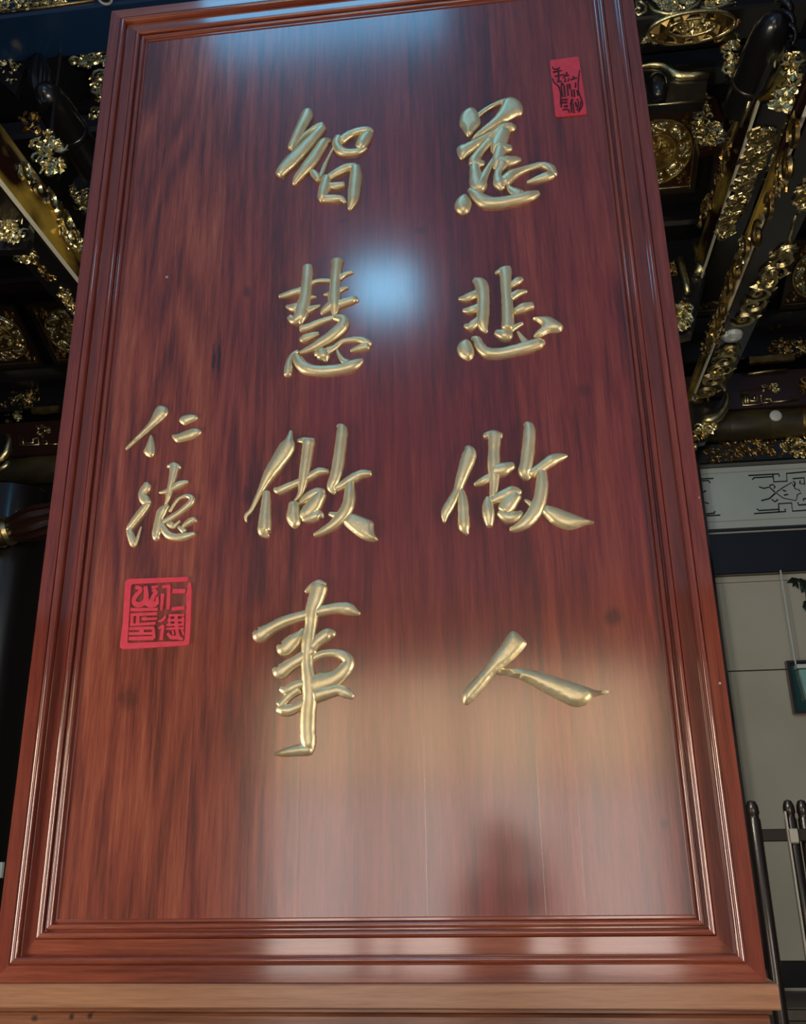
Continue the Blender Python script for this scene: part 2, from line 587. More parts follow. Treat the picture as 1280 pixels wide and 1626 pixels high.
def stroke_poly(poly, org, s, hmax=0.017, base=0.004, R=0.022, smooth=2, flat=False):
    """outlined stroke, inflated towards its middle"""
    pl = [bpt(org[0] + a / s, org[1] + b / s) for a, b in poly]
    if smooth:
        pl = chaikin(pl, smooth)
    P = np.array(pl)
    if not flat:
        cen = P.mean(0)
        nx = np.roll(P, -1, 0) - np.roll(P, 1, 0)
        nx = np.stack([nx[:, 1], -nx[:, 0]], 1)
        nx /= np.linalg.norm(nx, axis=1)[:, None] + 1e-9
        sgn_ = np.sign(np.sum(P[:, 0] * np.roll(P[:, 1], -1) - np.roll(P[:, 0], -1) * P[:, 1]))
        P = P + nx * sgn_ * 0.0013
    area = 0.5 * np.sum(P[:, 0] * np.roll(P[:, 1], -1) - np.roll(P[:, 0], -1) * P[:, 1])
    if area < 0:
        P = P[::-1]
    n = len(P)
    A, B = P, np.roll(P, -1, 0)

    def dist(q):
        ab = B - A
        t = np.clip(np.sum((q - A) * ab, 1) / (np.sum(ab * ab, 1) + 1e-12), 0, 1)
        return np.min(np.hypot(*(A + ab * t[:, None] - q).T))

    def inside(q):
        c = False
        for i in range(n):
            (x1, y1), (x2, y2) = A[i], B[i]
            if (y1 > q[1]) != (y2 > q[1]) and q[0] < (x2 - x1) * (q[1] - y1) / (y2 - y1) + x1:
                c = not c
        return c
    vs_ = [Vector((a, b)) for a, b in P]
    hs = [0.0] * n
    if not flat:
        lo, hi = P.min(0), P.max(0)
        step = max((hi - lo).max() / 26, 0.004)
        for iu in np.arange(lo[0], hi[0], step):
            for iv in np.arange(lo[1], hi[1], step):
                q = np.array((iu + random.uniform(-.1, .1) * step, iv + random.uniform(-.1, .1) * step))
                if inside(q):
                    d = dist(q)
                    if d > step * 0.35:
                        vs_.append(Vector(q))
    res = delaunay_2d_cdt(vs_, [(i, (i + 1) % n) for i in range(n)], [], 1, 1e-6)
    rv, rf = res[0], res[2]
    mb = MB()
    out = []
    for q in rv:
        d = dist(np.array(q))
        t = min(d / R, 1.0)
        h = 0.0 if flat else hmax * math.sqrt(max(0.0, 1 - (1 - t) ** 2))
        out.append((q[0], YP - base - h, q[1]))
    mb.add(out, [tuple(f) for f in rf])
    # side wall
    o = len(mb.v)
    mb.v += [(float(a), YP - base, float(b)) for a, b in P] + [(float(a), YP + 0.0005, float(b)) for a, b in P]
    mb.f += [(o + i, o + n + i, o + n + (i + 1) % n, o + (i + 1) % n) for i in range(n)]
    return mb


def character(name, label, org, s, paths, polys=(), mats='letter_gold', hmax=0.017):
    c0 = bpt(org[0] + 500 / s, org[1] + 500 / s)
    t = thing(name, label, 'character', (c0[0], YP, c0[1]), 'gold brush characters on the plaque')
    for p in paths:
        stroke_path(p, org, s, hmax=hmax).build('stroke', mats, t, smooth=True, angle=60)
    for p in polys:
        stroke_poly(p, org, s, hmax=hmax * 0.95).build('stroke', mats, t, smooth=True, angle=50)
    return t


# first column on the right: 慈 悲 做 人
character('gold_character', 'gold brush character at the top of the right column, below the tall seal', (680, 130), 4.571, [
    [(355, 255, 14), (430, 200, 14), (520, 155, 14), (575, 140, 16)],
    [(455, 430, 30), (390, 500, 26), (340, 570, 34), (332, 605, 34)],
    [(335, 600, 30), (345, 680, 42), (362, 750, 55), (400, 770, 40)],
    [(340, 600, 34), (375, 600, 30), (400, 600, 20)],
    [(485, 545, 9), (450, 610, 17), (410, 690, 28), (375, 760, 40)],
    [(550, 365, 45), (515, 440, 55), (482, 500, 28), (495, 535, 10)],
    [(510, 480, 42), (560, 490, 34), (600, 485, 22)],
    [(530, 480, 40), (510, 560, 42), (495, 610, 30), (490, 635, 20)],
    [(520, 590, 45), (590, 585, 38), (640, 575, 28), (668, 570, 14)],
    [(545, 600, 40), (505, 680, 26), (518, 745, 42), (532, 780, 24)],
    [(300, 790, 16), (345, 830, 38), (410, 875, 46), (500, 885, 40), (620, 865, 38), (740, 835, 36), (800, 812, 18)],
    [(580, 765, 12), (612, 800, 28), (665, 828, 38)],
    [(555, 735, 40), (600, 690, 38), (680, 650, 24), (760, 622, 20), (830, 608, 20), (890, 635, 28), (915, 680, 22)],
    [(905, 680, 24), (870, 690, 30), (800, 712, 24), (720, 735, 9)],
], [
    [(225, 320), (240, 240), (300, 195), (345, 205), (370, 250), (385, 310), (345, 350), (300, 405), (275, 395), (250, 345)],
    [(540, 150), (570, 128), (610, 122), (660, 145), (688, 190), (685, 240), (640, 250), (570, 290), (480, 345), (400, 395), (330, 440), (305, 455), (320, 410), (390, 345), (470, 280), (510, 225), (535, 175)],
    [(208, 490), (220, 478), (290, 450), (380, 410), (470, 365), (530, 315), (560, 303), (625, 312), (640, 340), (620, 360), (590, 365), (500, 400), (440, 425), (370, 480), (290, 535), (250, 572), (228, 560), (212, 520)],
    [(190, 900), (215, 855), (270, 815), (310, 870), (315, 895), (295, 950), (250, 968), (210, 950), (195, 925)],
])
character('gold_character', 'gold brush character second in the right column, two comb-like uprights over a heart base', (680, 400), 4.571, [
    [(335, 208, 18), (385, 245, 44), (400, 330, 40), (400, 430, 42), (395, 530, 38), (422, 585, 13)],
    [(225, 345, 9), (290, 338, 30), (355, 303, 24)],
    [(255, 430, 11), (310, 430, 27), (370, 402, 24)],
    [(265, 540, 11), (310, 545, 29), (375, 495, 27)],
    [(490, 160, 10), (545, 140, 26), (592, 130, 24)],
    [(562, 150, 42), (565, 260, 36), (575, 380, 38), (580, 500, 42), (575, 560, 40)],
    [(492, 590, 20), (550, 608, 40), (598, 615, 28)],
    [(600, 250, 18), (650, 215, 25), (682, 200, 14)],
    [(598, 340, 28), (655, 303, 22), (715, 290, 9)],
    [(630, 438, 22), (690, 412, 32), (757, 393, 24)],
    [(600, 572, 20), (640, 545, 17), (685, 522, 9)],
    [(318, 634, 13), (355, 645, 27), (375, 690, 33), (425, 735, 37), (520, 740, 35), (640, 715, 36), (740, 690, 40), (810, 668, 36), (840, 660, 18)],
    [(650, 585, 7), (680, 625, 15), (708, 665, 24)],
], [
    [(208, 710), (225, 665), (275, 638), (310, 660), (335, 720), (330, 765), (295, 795), (250, 775), (220, 745)],
    [(752, 490), (790, 478), (880, 475), (930, 505), (985, 545), (960, 585), (880, 585), (820, 620), (765, 630), (770, 600), (835, 545), (800, 510)],
])
character('gold_character', 'gold brush character third in the right column, with a long pointed tail', (680, 650), 4.2667, [
    [(265, 258, 16), (280, 305, 45), (250, 400, 42), (215, 500, 31), (195, 560, 25), (160, 630, 31), (118, 705, 28), (110, 765, 8)],
    [(220, 550, 20), (235, 620, 31), (240, 720, 35), (245, 800, 35), (266, 845, 10)],
    [(382, 182, 16), (440, 175, 28), (495, 182, 18)],
    [(452, 175, 42), (446, 280, 36), (445, 400, 38), (448, 500, 30), (440, 600, 23)],
    [(315, 512, 9), (370, 490, 25), (432, 452, 22)],
    [(440, 420, 42), (500, 412, 44), (545, 396, 34), (576, 385, 24)],
    [(405, 600, 13), (405, 650, 33), (410, 720, 39), (416, 790, 20)],
    [(430, 625, 28), (500, 595, 36), (570, 560, 34), (625, 566, 16)],
    [(600, 585, 34), (545, 650, 48), (510, 690, 44)],
    [(490, 700, 30), (540, 735, 36), (600, 725, 33), (632, 700, 14)],
    [(660, 100, 16), (685, 135, 36), (680, 250, 40), (668, 360, 42), (655, 430, 40), (685, 470, 16)],
    [(700, 440, 30), (760, 402, 31), (840, 347, 35), (905, 325, 22), (940, 318, 7)],
    [(770, 430, 30), (770, 520, 40), (755, 620, 42), (720, 700, 45), (660, 770, 37), (600, 805, 24), (558, 815, 13)],
    [(655, 618, 7), (690, 640, 15), (740, 690, 20)],
], [
    [(760, 700), (790, 650), (870, 670), (960, 705), (1060, 745), (1138, 770), (1060, 785), (1010, 805), (960, 818), (900, 805), (840, 775), (800, 735)],
])
character('gold_character', 'gold brush character of two wide strokes at the bottom of the right column', (700, 970), 4.2667, [
], [
    [(485, 137), (520, 155), (582, 215), (575, 235), (545, 275), (500, 320), (450, 365), (380, 420), (340, 460), (280, 540), (210, 610), (180, 638), (155, 630), (148, 580), (160, 540), (230, 460), (290, 400), (350, 310), (410, 240), (455, 165)],
    [(365, 405), (400, 385), (440, 395), (530, 388), (620, 405), (720, 430), (840, 470), (950, 505), (1030, 535), (1075, 548), (1138, 541), (1133, 556), (1060, 572), (1020, 590), (990, 630), (930, 652), (880, 642), (800, 600), (700, 550), (600, 490), (520, 455), (430, 430), (380, 432)],
])
# second column: 智 慧 做 事
character('gold_character', 'pale gold brush character at the top of the middle column, slanted strokes beside two boxes', (400, 150), 5.333, [
    [(475, 145, 32), (468, 190, 48), (420, 290, 42), (370, 390, 36), (332, 460, 26)],
    [(335, 470, 14), (420, 380, 18), (500, 315, 20), (560, 285, 28), (605, 268, 26)],
    [(600, 285, 32), (540, 360, 40), (480, 425, 45), (390, 520, 52), (300, 610, 52), (235, 685, 34)],
    [(668, 393, 11), (620, 412, 36), (570, 480, 42), (510, 570, 46), (440, 655, 38), (390, 712, 30), (360, 762, 16)],
    [(500, 648, 12), (530, 680, 29), (572, 728, 24)],
    [(580, 715, 18), (615, 620, 16), (640, 560, 9), (688, 462, 6)],
    [(740, 372, 32), (722, 430, 36), (752, 484, 36), (820, 500, 30), (900, 490, 27), (970, 455, 12)],
    [(760, 400, 34), (830, 350, 34), (920, 318, 32), (990, 310, 26), (1020, 322, 14)],
    [(1000, 330, 28), (955, 390, 48), (915, 455, 38)],
    [(640, 705, 30), (620, 790, 42), (600, 870, 39), (602, 905, 25)],
    [(645, 715, 24), (720, 670, 31), (800, 632, 33), (880, 615, 26)],
    [(880, 625, 36), (882, 700, 46), (870, 800, 48), (858, 900, 41), (830, 975, 16)],
    [(660, 780, 24), (720, 782, 30), (780, 770, 23)],
    [(612, 890, 28), (700, 890, 31), (760, 890, 22), (792, 920, 12)],
])
character('gold_character', 'pale gold brush character second in the middle column, beside the blue light reflection', (400, 390), 5.333, [
    [(475, 185, 36), (475, 260, 42), (465, 350, 42), (455, 450, 46), (430, 540, 55), (420, 620, 43), (420, 665, 13)],
    [(235, 435, 12), (320, 415, 25), (425, 378, 22)],
    [(490, 332, 16), (540, 310, 15), (600, 302, 15), (690, 305, 13)],
    [(490, 442, 15), (520, 442, 12), (545, 442, 7)],
    [(295, 520, 10), (360, 532, 33), (430, 520, 30)],
    [(470, 552, 30), (530, 530, 17), (580, 512, 7)],
    [(322, 612, 22), (360, 640, 34), (420, 600, 52)],
    [(725, 140, 48), (722, 185, 43), (710, 280, 40), (705, 380, 42), (700, 460, 50), (705, 540, 36), (700, 600, 13)],
    [(740, 280, 22), (785, 250, 17), (852, 228, 11)],
    [(730, 392, 22), (770, 372, 15), (814, 358, 7)],
    [(740, 502, 34), (810, 480, 30), (870, 462, 25), (896, 470, 12)],
    [(612, 422, 7), (655, 416, 17), (700, 412, 20)],
    [(592, 582, 12), (622, 552, 28), (690, 500, 40)],
    [(418, 712, 26), (480, 695, 26), (560, 660, 24), (640, 632, 20), (700, 612, 17)],
    [(700, 615, 22), (765, 628, 36), (785, 662, 40), (740, 722, 46), (670, 780, 44), (590, 830, 38), (500, 880, 29), (410, 910, 11)],
    [(410, 797, 13), (440, 797, 31), (510, 770, 26), (567, 750, 14)],
    [(538, 930, 16), (580, 920, 48), (618, 950, 44), (630, 982, 14)],
    [(640, 902, 30), (700, 870, 20), (760, 822, 16), (830, 805, 20), (900, 800, 24), (960, 815, 27), (1002, 840, 22)],
    [(985, 858, 29), (920, 872, 27), (840, 895, 11)],
    [(305, 1100, 28), (312, 1050, 31), (322, 980, 23), (350, 930, 17), (390, 900, 13)],
    [(375, 930, 18), (395, 980, 41), (450, 1040, 47), (540, 1065, 41), (650, 1065, 41), (760, 1050, 41), (860, 1020, 43), (920, 985, 25), (937, 968, 11)],
    [(720, 880, 7), (740, 930, 13), (775, 980, 22), (812, 1000, 28)],
])
character('gold_character', 'gold brush character third in the middle column, with a long thin left stroke', (370, 650), 4.741, [
    [(438, 168, 9), (428, 230, 26), (410, 290, 55), (340, 400, 50), (280, 490, 41), (230, 580, 25), (190, 660, 17), (140, 760, 13), (100, 805, 12), (105, 850, 5)],
    [(255, 628, 23), (252, 700, 30), (245, 800, 38), (240, 890, 45), (235, 925, 38), (265, 960, 14)],
    [(490, 240, 12), (540, 240, 22), (610, 235, 12)],
    [(572, 250, 42), (560, 340, 38), (545, 450, 36), (530, 550, 31), (510, 640, 19), (470, 690, 9)],
    [(315, 605, 13), (350, 615, 25), (430, 580, 24), (510, 545, 22), (590, 505, 25), (650, 472, 27), (717, 470, 14)],
    [(500, 715, 13), (560, 672, 30), (630, 632, 34), (687, 622, 18)],
    [(670, 640, 33), (620, 715, 50), (565, 780, 50), (525, 820, 28)],
    [(530, 830, 22), (600, 815, 35), (655, 797, 28), (680, 815, 9)],
    [(790, 125, 12), (822, 155, 35), (815, 250, 38), (795, 400, 40), (775, 510, 40), (745, 590, 34), (766, 635, 12)],
    [(770, 602, 24), (830, 570, 28), (900, 525, 31), (970, 490, 29), (1036, 485, 18)],
    [(880, 560, 30), (880, 640, 38), (870, 720, 42), (830, 800, 44), (760, 870, 34), (680, 920, 24), (615, 948, 12)],
    [(730, 790, 13), (770, 800, 21), (820, 812, 30)],
], [
    [(425, 700), (480, 692), (505, 730), (505, 800), (510, 860), (480, 895), (455, 897), (420, 860), (402, 820), (415, 760)],
    [(860, 810), (900, 788), (960, 810), (1062, 850), (1055, 900), (1065, 950), (1098, 985), (1050, 997), (980, 980), (920, 940), (850, 880), (825, 850)],
])
character('gold_character', 'tall gold brush character at the bottom of the middle column, long hooked stem', (380, 900), 5.083, [
    [(540, 205, 12), (580, 170, 23), (640, 142, 30), (690, 150, 22)],
    [(648, 165, 60), (622, 260, 60), (590, 360, 50), (580, 480, 45), (560, 620, 50), (550, 780, 45), (565, 920, 55), (572, 1050, 55), (558, 1180, 57), (555, 1320, 56), (562, 1420, 54), (580, 1485, 26)],
    [(125, 530, 18), (165, 552, 56), (240, 510, 42), (340, 455, 40), (450, 415, 36), (580, 380, 36), (700, 350, 36), (800, 335, 40), (880, 342, 46), (940, 368, 24), (972, 380, 10)],
    [(312, 642, 13), (362, 668, 54), (430, 610, 54), (490, 560, 38), (522, 510, 18)],
    [(585, 655, 40), (650, 590, 42), (720, 545, 42), (768, 545, 22)],
    [(280, 825, 14), (332, 850, 54), (420, 792, 45), (520, 732, 45), (600, 672, 45)],
    [(600, 740, 28), (680, 705, 27), (780, 700, 30), (860, 730, 40), (885, 780, 45), (840, 850, 55), (760, 910, 64), (670, 935, 72), (600, 960, 70)],
    [(335, 985, 16), (385, 1000, 36), (460, 962, 38), (545, 940, 40)],
    [(315, 1150, 26), (350, 1155, 42), (400, 1160, 40), (480, 1130, 35), (560, 1090, 40)],
    [(335, 1120, 36), (400, 1050, 28), (480, 990, 36)],
    [(620, 1040, 54), (720, 1012, 48), (800, 997, 40), (870, 1022, 38), (916, 1052, 20)],
], [
    [(262, 1516), (340, 1480), (430, 1450), (500, 1430), (590, 1440), (605, 1480), (580, 1520), (520, 1525), (440, 1528), (340, 1531)],
])
# signature: 仁 德
character('gold_character', 'small gold signature character of four separate strokes above its partner, left column', (180, 630), 6.506, [
], [
    [(475, 92), (555, 115), (570, 165), (545, 205), (490, 255), (400, 330), (310, 410), (220, 480), (150, 547), (130, 548), (145, 515), (230, 430), (310, 350), (390, 250), (430, 150)],
    [(390, 393), (410, 430), (428, 530), (425, 600), (395, 630), (345, 610), (315, 570), (335, 540), (365, 470)],
    [(680, 245), (720, 205), (790, 190), (850, 195), (878, 218), (850, 245), (800, 268), (740, 298), (700, 275)],
    [(605, 400), (660, 398), (740, 365), (830, 335), (880, 338), (915, 365), (890, 395), (830, 435), (740, 460), (660, 475), (630, 450)],
], hmax=0.010)
character('gold_character', 'small intricate gold signature character just above the big square red seal', (180, 630), 6.506, [
    [(340, 897, 18), (345, 940, 44), (312, 990, 37), (308, 1040, 37), (340, 1080, 45), (375, 1100, 24)],
    [(365, 1108, 28), (300, 1190, 37), (230, 1280, 33), (170, 1360, 27), (143, 1375, 12)],
    [(165, 1385, 24), (190, 1450, 33), (210, 1525, 29), (215, 1550, 14)],
    [(225, 1530, 17), (255, 1460, 11), (292, 1348, 4)],
    [(565, 725, 12), (630, 715, 27), (690, 735, 16)],
    [(635, 732, 45), (625, 800, 36), (610, 880, 32), (590, 960, 26), (570, 1050, 21), (545, 1115, 9)],
    [(480, 995, 7), (540, 985, 19), (620, 950, 26), (690, 910, 33), (772, 880, 12)],
    [(590, 1190, 13), (630, 1120, 13), (680, 1060, 13), (760, 1030, 17), (810, 1048, 23), (812, 1088, 27), (750, 1150, 26), (660, 1220, 25), (560, 1280, 24), (500, 1310, 18)],
    [(570, 1130, 18), (510, 1190, 44), (480, 1270, 37), (470, 1340, 44), (450, 1430, 39), (455, 1475, 26)],
    [(510, 1320, 18), (530, 1380, 29), (570, 1430, 33), (640, 1455, 33), (740, 1450, 33), (842, 1418, 15)],
    [(680, 1350, 13), (735, 1395, 26)],
    [(560, 1320, 12), (600, 1330, 29), (622, 1352, 19)],
    [(622, 1355, 15), (655, 1320, 13), (692, 1288, 8)],
    [(715, 1352, 9), (770, 1310, 27), (830, 1275, 25), (857, 1290, 12)],
], hmax=0.010)

# ------------------------------------------------------------------ seals
JO, JS = (170, 900), 8.0
seal = thing('square_seal', 'big square red seal with carved lines at the lower left of the plaque', 'seal', (*(bpt(248, 973)[0:1]), YP, bpt(248, 973)[1]))


def flat(points, org=JO, s=JS, base=0.004, m='seal_red', parent=None, name='seal_line'):
    return stroke_path(points, org, s, flat=True, base=base, jit=0.06, k=3).build(name, m, parent or seal)


outer = [(1035, 131), (620, 148), (300, 158), (258, 170), (238, 200), (207, 720), (172, 990), (172, 1030), (205, 1049), (420, 1040), (700, 1022), (1010, 1002), (1044, 988), (1052, 950), (1063, 800), (1080, 330), (1070, 212)]
inner = [(1038, 190), (640, 208), (345, 222), (322, 228), (308, 250), (290, 600), (266, 940), (264, 962), (285, 972), (420, 966), (700, 955), (972, 948), (988, 942), (995, 925), (1003, 800), (1020, 330), (1040, 205)]
rows = []
for (a, b) in zip(outer, inner):
    o_, i_ = bpt(JO[0] + a[0] / JS, JO[1] + a[1] / JS), bpt(JO[0] + b[0] / JS, JO[1] + b[1] / JS)
    rows.append([(o_[0], YP + .0005, o_[1]), (o_[0], YP - .005, o_[1]), (i_[0], YP - .005, i_[1]), (i_[0], YP + .0005, i_[1])])
MB().loft(rows).build('seal_border', 'seal_red', seal)
nth = 0
for p in [
    [(365, 262, 20), (420, 275, 24), (425, 310, 26), (370, 370, 28), (342, 430, 28), (372, 478, 32), (440, 478, 36), (495, 430, 34), (500, 340, 28), (490, 250, 24)],
    [(500, 440, 40), (560, 480, 44), (640, 472, 28)],
    [(570, 262, 18), (655, 252, 14)],
    [(588, 285, 24), (622, 330, 27), (592, 375, 25), (572, 440, 30)],
    [(642, 380, 20), (640, 485, 24)],
    [(300, 548, 20), (650, 543, 18)],
    [(300, 612, 18), (640, 598, 20)],
    [(322, 620, 20), (318, 745, 18)],
    [(395, 620, 22), (392, 740, 22)],
    [(480, 640, 26), (480, 690, 10)],
    [(440, 668, 15), (640, 660, 16)],
    [(300, 742, 14), (620, 718, 18)],
    [(284, 788, 18), (600, 778, 20)],
    [(440, 790, 28), (446, 860, 24)],
    [(282, 852, 16), (600, 848, 18)],
    [(282, 915, 22), (600, 908, 24)],
    [(592, 782, 18), (602, 915, 18)],
    [(706, 258, 18), (806, 248, 20)],
    [(792, 250, 22), (778, 545, 22)],
    [(712, 345, 22), (694, 560, 14)],
    [(836, 312, 28), (1002, 312, 26)],
    [(826, 540, 22), (992, 524, 24)],
    [(745, 620, 10), (735, 655, 16), (695, 690, 16), (658, 692, 8)],
    [(722, 748, 20), (660, 790, 12)],
    [(716, 750, 20), (692, 930, 20)],
    [(788, 622, 14), (985, 615, 14)],
    [(772, 682, 15), (990, 682, 16)],
    [(762, 742, 14), (985, 738, 14)],
    [(756, 790, 14), (985, 783, 14)],
    [(880, 612, 22), (892, 790, 24)],
    [(800, 640, 12), (798, 735, 12)],
    [(968, 640, 14), (970, 735, 14)],
    [(772, 845, 16), (820, 898, 22), (900, 902, 24), (965, 928, 16)],
    [(890, 800, 20), (912, 900, 24)],
    [(958, 800, 14), (982, 870, 12)],
    [(840, 815, 14), (850, 870, 14)],
]:
    nth += 1
    flat(p, base=0.0034 + 0.00005 * nth)

KO, KS = (850, 70), 11.61
c0 = bpt(904, 140)
seal2 = thing('tall_seal', 'small upright pink-red seal plate with dark script at the upper right of the plaque', 'seal', (c0[0], YP, c0[1]))
stroke_poly([(268, 340), (285, 318), (330, 312), (770, 254), (796, 260), (806, 300), (946, 1270), (940, 1295), (915, 1302), (410, 1350), (382, 1348), (370, 1320)], KO, KS, flat=True, base=0.006, smooth=2).build('seal_plate', 'seal_red', seal2)
seal_plate = [o for o in seal2.children][0]
for p in [
    [(310, 655, 9), (350, 740, 11), (430, 810, 13), (460, 900, 11), (470, 1000, 12), (462, 1130, 12)],
    [(815, 510, 9), (792, 700, 10), (797, 900, 10), (850, 1050, 12), (868, 1150, 12), (800, 1285, 9)],
    [(312, 440, 8), (340, 485, 13), (400, 488, 13), (455, 455, 8)], [(325, 545, 16), (400, 530, 14), (490, 515, 10)],
    [(428, 500, 17), (430, 725, 17)], [(355, 622, 12), (540, 588, 12)], [(400, 722, 12), (490, 712, 12)],
    [(500, 650, 11), (545, 640, 11)], [(580, 548, 18), (572, 612, 16)], [(530, 620, 11), (628, 602, 11)],
    [(550, 668, 14), (550, 725, 16)], [(622, 655, 11), (600, 722, 11)], [(650, 690, 13), (765, 650, 12)],
    [(700, 622, 17), (712, 682, 13)], [(742, 738, 15), (740, 832, 13)], [(490, 745, 26), (500, 785, 26)],
    [(475, 800, 13), (500, 1000, 13)], [(530, 790, 15), (546, 1000, 15)], [(590, 770, 13), (606, 980, 13)],
    [(628, 762, 17), (642, 850, 15)], [(668, 870, 14), (676, 1000, 14)], [(712, 870, 14), (722, 1000, 14)], [(768, 880, 13), (790, 980, 11)],
    [(490, 1052, 13), (600, 1052, 15)], [(482, 1112, 13), (592, 1100, 17)], [(530, 1178, 18), (600, 1168, 22)],
    [(480, 1050, 14), (480, 1190, 13)], [(500, 1242, 11), (600, 1230, 11), (622, 1290, 11)],
    [(682, 1040, 20), (660, 1130, 24)], [(655, 1140, 13), (668, 1290, 13)], [(692, 1130, 13), (716, 1300, 13)],
    [(770, 1045, 16), (780, 1060, 14)], [(738, 1100, 16), (758, 1180, 13)], [(800, 1080, 11), (772, 1250, 13)], [(842, 1090, 11), (802, 1270, 11)],
]:
    nth += 1
    stroke_path(p, KO, KS, flat=True, base=0.0006 + 0.00003 * nth, jit=0.05, k=3, y0=YP - 0.006).build('script_line', 'seal_ink', seal_plate)

# ------------------------------------------------------------------ carving helpers
class Face:
    """a plane of the building: pixel -> point on it, with its own axes"""
    def __init__(s, fn, e1, e2, n):
        s.fn, s.e1, s.e2, s.n = fn, Vector(e1), Vector(e2), Vector(n)

    def at(s, x, y):
        return Vector(s.fn(x, y))


def faceY(Y):
    return Face(lambda x, y: onY(x, y, Y), (1, 0, 0), (0, 0, 1), (0, -1, 0))


def faceZ(Z):
    return Face(lambda x, y: onZ(x, y, Z), (1, 0, 0), (0, -1, 0), (0, 0, -1))


def faceX(X, sg):
    return Face(lambda x, y: onX(x, y, X), (0, -sg, 0), (0, 0, 1), (sg, 0, 0))


def inpoly(q, pl):
    c = False
    for i in range(len(pl)):
        (x1, y1), (x2, y2) = pl[i], pl[(i + 1) % len(pl)]
        if (y1 > q[1]) != (y2 > q[1]) and q[0] < (x2 - x1) * (q[1] - y1) / (y2 - y1) + x1:
            c = not c
    return c


def leaf(mb, c, a, b, n, L, Wd, H):
    """one carved leaf: a = its direction, b = across, n = out of the face"""
    mb.add([c - a * L * .5, c - a * L * .1 + b * Wd * .5, c + a * L * .5 + n * H * .3, c - a * L * .1 - b * Wd * .5, c + n * H, c - n * 0.01],
           [(0, 1, 4), (1, 2, 4), (2, 3, 4), (3, 0, 4), (1, 0, 5), (2, 1, 5), (3, 2, 5), (0, 3, 5)])


def foliage(face, poly, count, size, m='carved_gold', parent=None, name='foliage_carving', curls=0.25):
    mb = MB()
    xs, ys = [p[0] for p in poly], [p[1] for p in poly]
    k = tries = 0
    while k < count and tries < count * 40:
        tries += 1
        q = (random.uniform(min(xs), max(xs)), random.uniform(min(ys), max(ys)))
        if not inpoly(q, poly):
            continue
        k += 1
        c = face.at(*q)
        an = random.uniform(0, 2 * math.pi)
        a = face.e1 * math.cos(an) + face.e2 * math.sin(an)
        b = face.e2 * math.cos(an) - face.e1 * math.sin(an)
        n = (face.n + a * random.uniform(-.5, .5) + b * random.uniform(-.5, .5)).normalized()
        L = size * random.uniform(.6, 1.3)
        if random.random() < curls:
            spiral(mb, c, face, L * .75, an, random.choice((-1, 1)), L * .16, turns=1.1, seg=9)
        else:
            leaf(mb, c, a, b, n, L, L * random.uniform(.4, .65), L * random.uniform(.25, .5))
    return stuff(mb.build(name, m, parent))


def spiral(mb, c, face, R, a0, sg, w, turns=1.5, seg=16, lift=None):
    pts, rs = [], []
    for i in range(seg + 1):
        t = i / seg
        an = a0 + sg * t * turns * 2 * math.pi
        r = R * (1 - 0.86 * t)
        pts.append(Vector(c) + face.e1 * (r * math.cos(an)) + face.e2 * (r * math.sin(an)) + face.n * (w * .5))
        rs.append(w * (0.45 + 0.75 * math.sin(math.pi * min(1, t * 1.15 + .05))))
    mb.tube(pts, rs, 5, nrm=face.n)


def scroll_part(face, px, R, a0, sg, w, parent, m='carved_gold', turns=1.5, name='scroll'):
    mb = MB()
    c = face.at(*px)
    spiral(mb, c, face, R, a0, sg, w, turns)
    for k in range(3):                                   # small leaves on the outside of the curl
        an = a0 + sg * (0.5 + k * 1.1)
        d = face.e1 * math.cos(an) + face.e2 * math.sin(an)
        e = face.e2 * math.cos(an) - face.e1 * math.sin(an)
        leaf(mb, c + d * R * 1.05, (d + e * .8 * sg).normalized(), e, face.n, R * .7, R * .42, w)
    return mb.build(name, m, parent, smooth=True, angle=50)


def fl(path, face, r, name, m, parent, n=6):
    return MB().tube([face.at(*p) for p in path], r, n, nrm=face.n).build(name, m, parent, smooth=True)


# ------------------------------------------------------------------ rear wall dressing
post = thing('square_post', 'black square post between the plaque and the pale rear wall', 'post', (4.0, 8.7, 0))
pxr = onY(1113, 748, 8.6)[0]
MB().extrude([(pxr - .34, 8.6 + .03, .25), (pxr - .31, 8.6, .25), (pxr - .03, 8.6, .25), (pxr, 8.63, .25), (pxr, 8.87, .25), (pxr - .34, 8.87, .25)], (0, 0, 5.85)).build('shaft', 'black_lacquer', post)
MB().box(pxr - .42, pxr + .05, 8.54, 8.90, 0, .25, .03).build('plinth', 'stone_floor', post)

lint = MB().box(3.3, 8.6, 8.88, 9.035, 4.68, 5.28, .01).build('dark_lintel', 'black_lacquer')
tag(lint, 'plain black lintel between the pale wall and the white painted frieze', 'lintel')

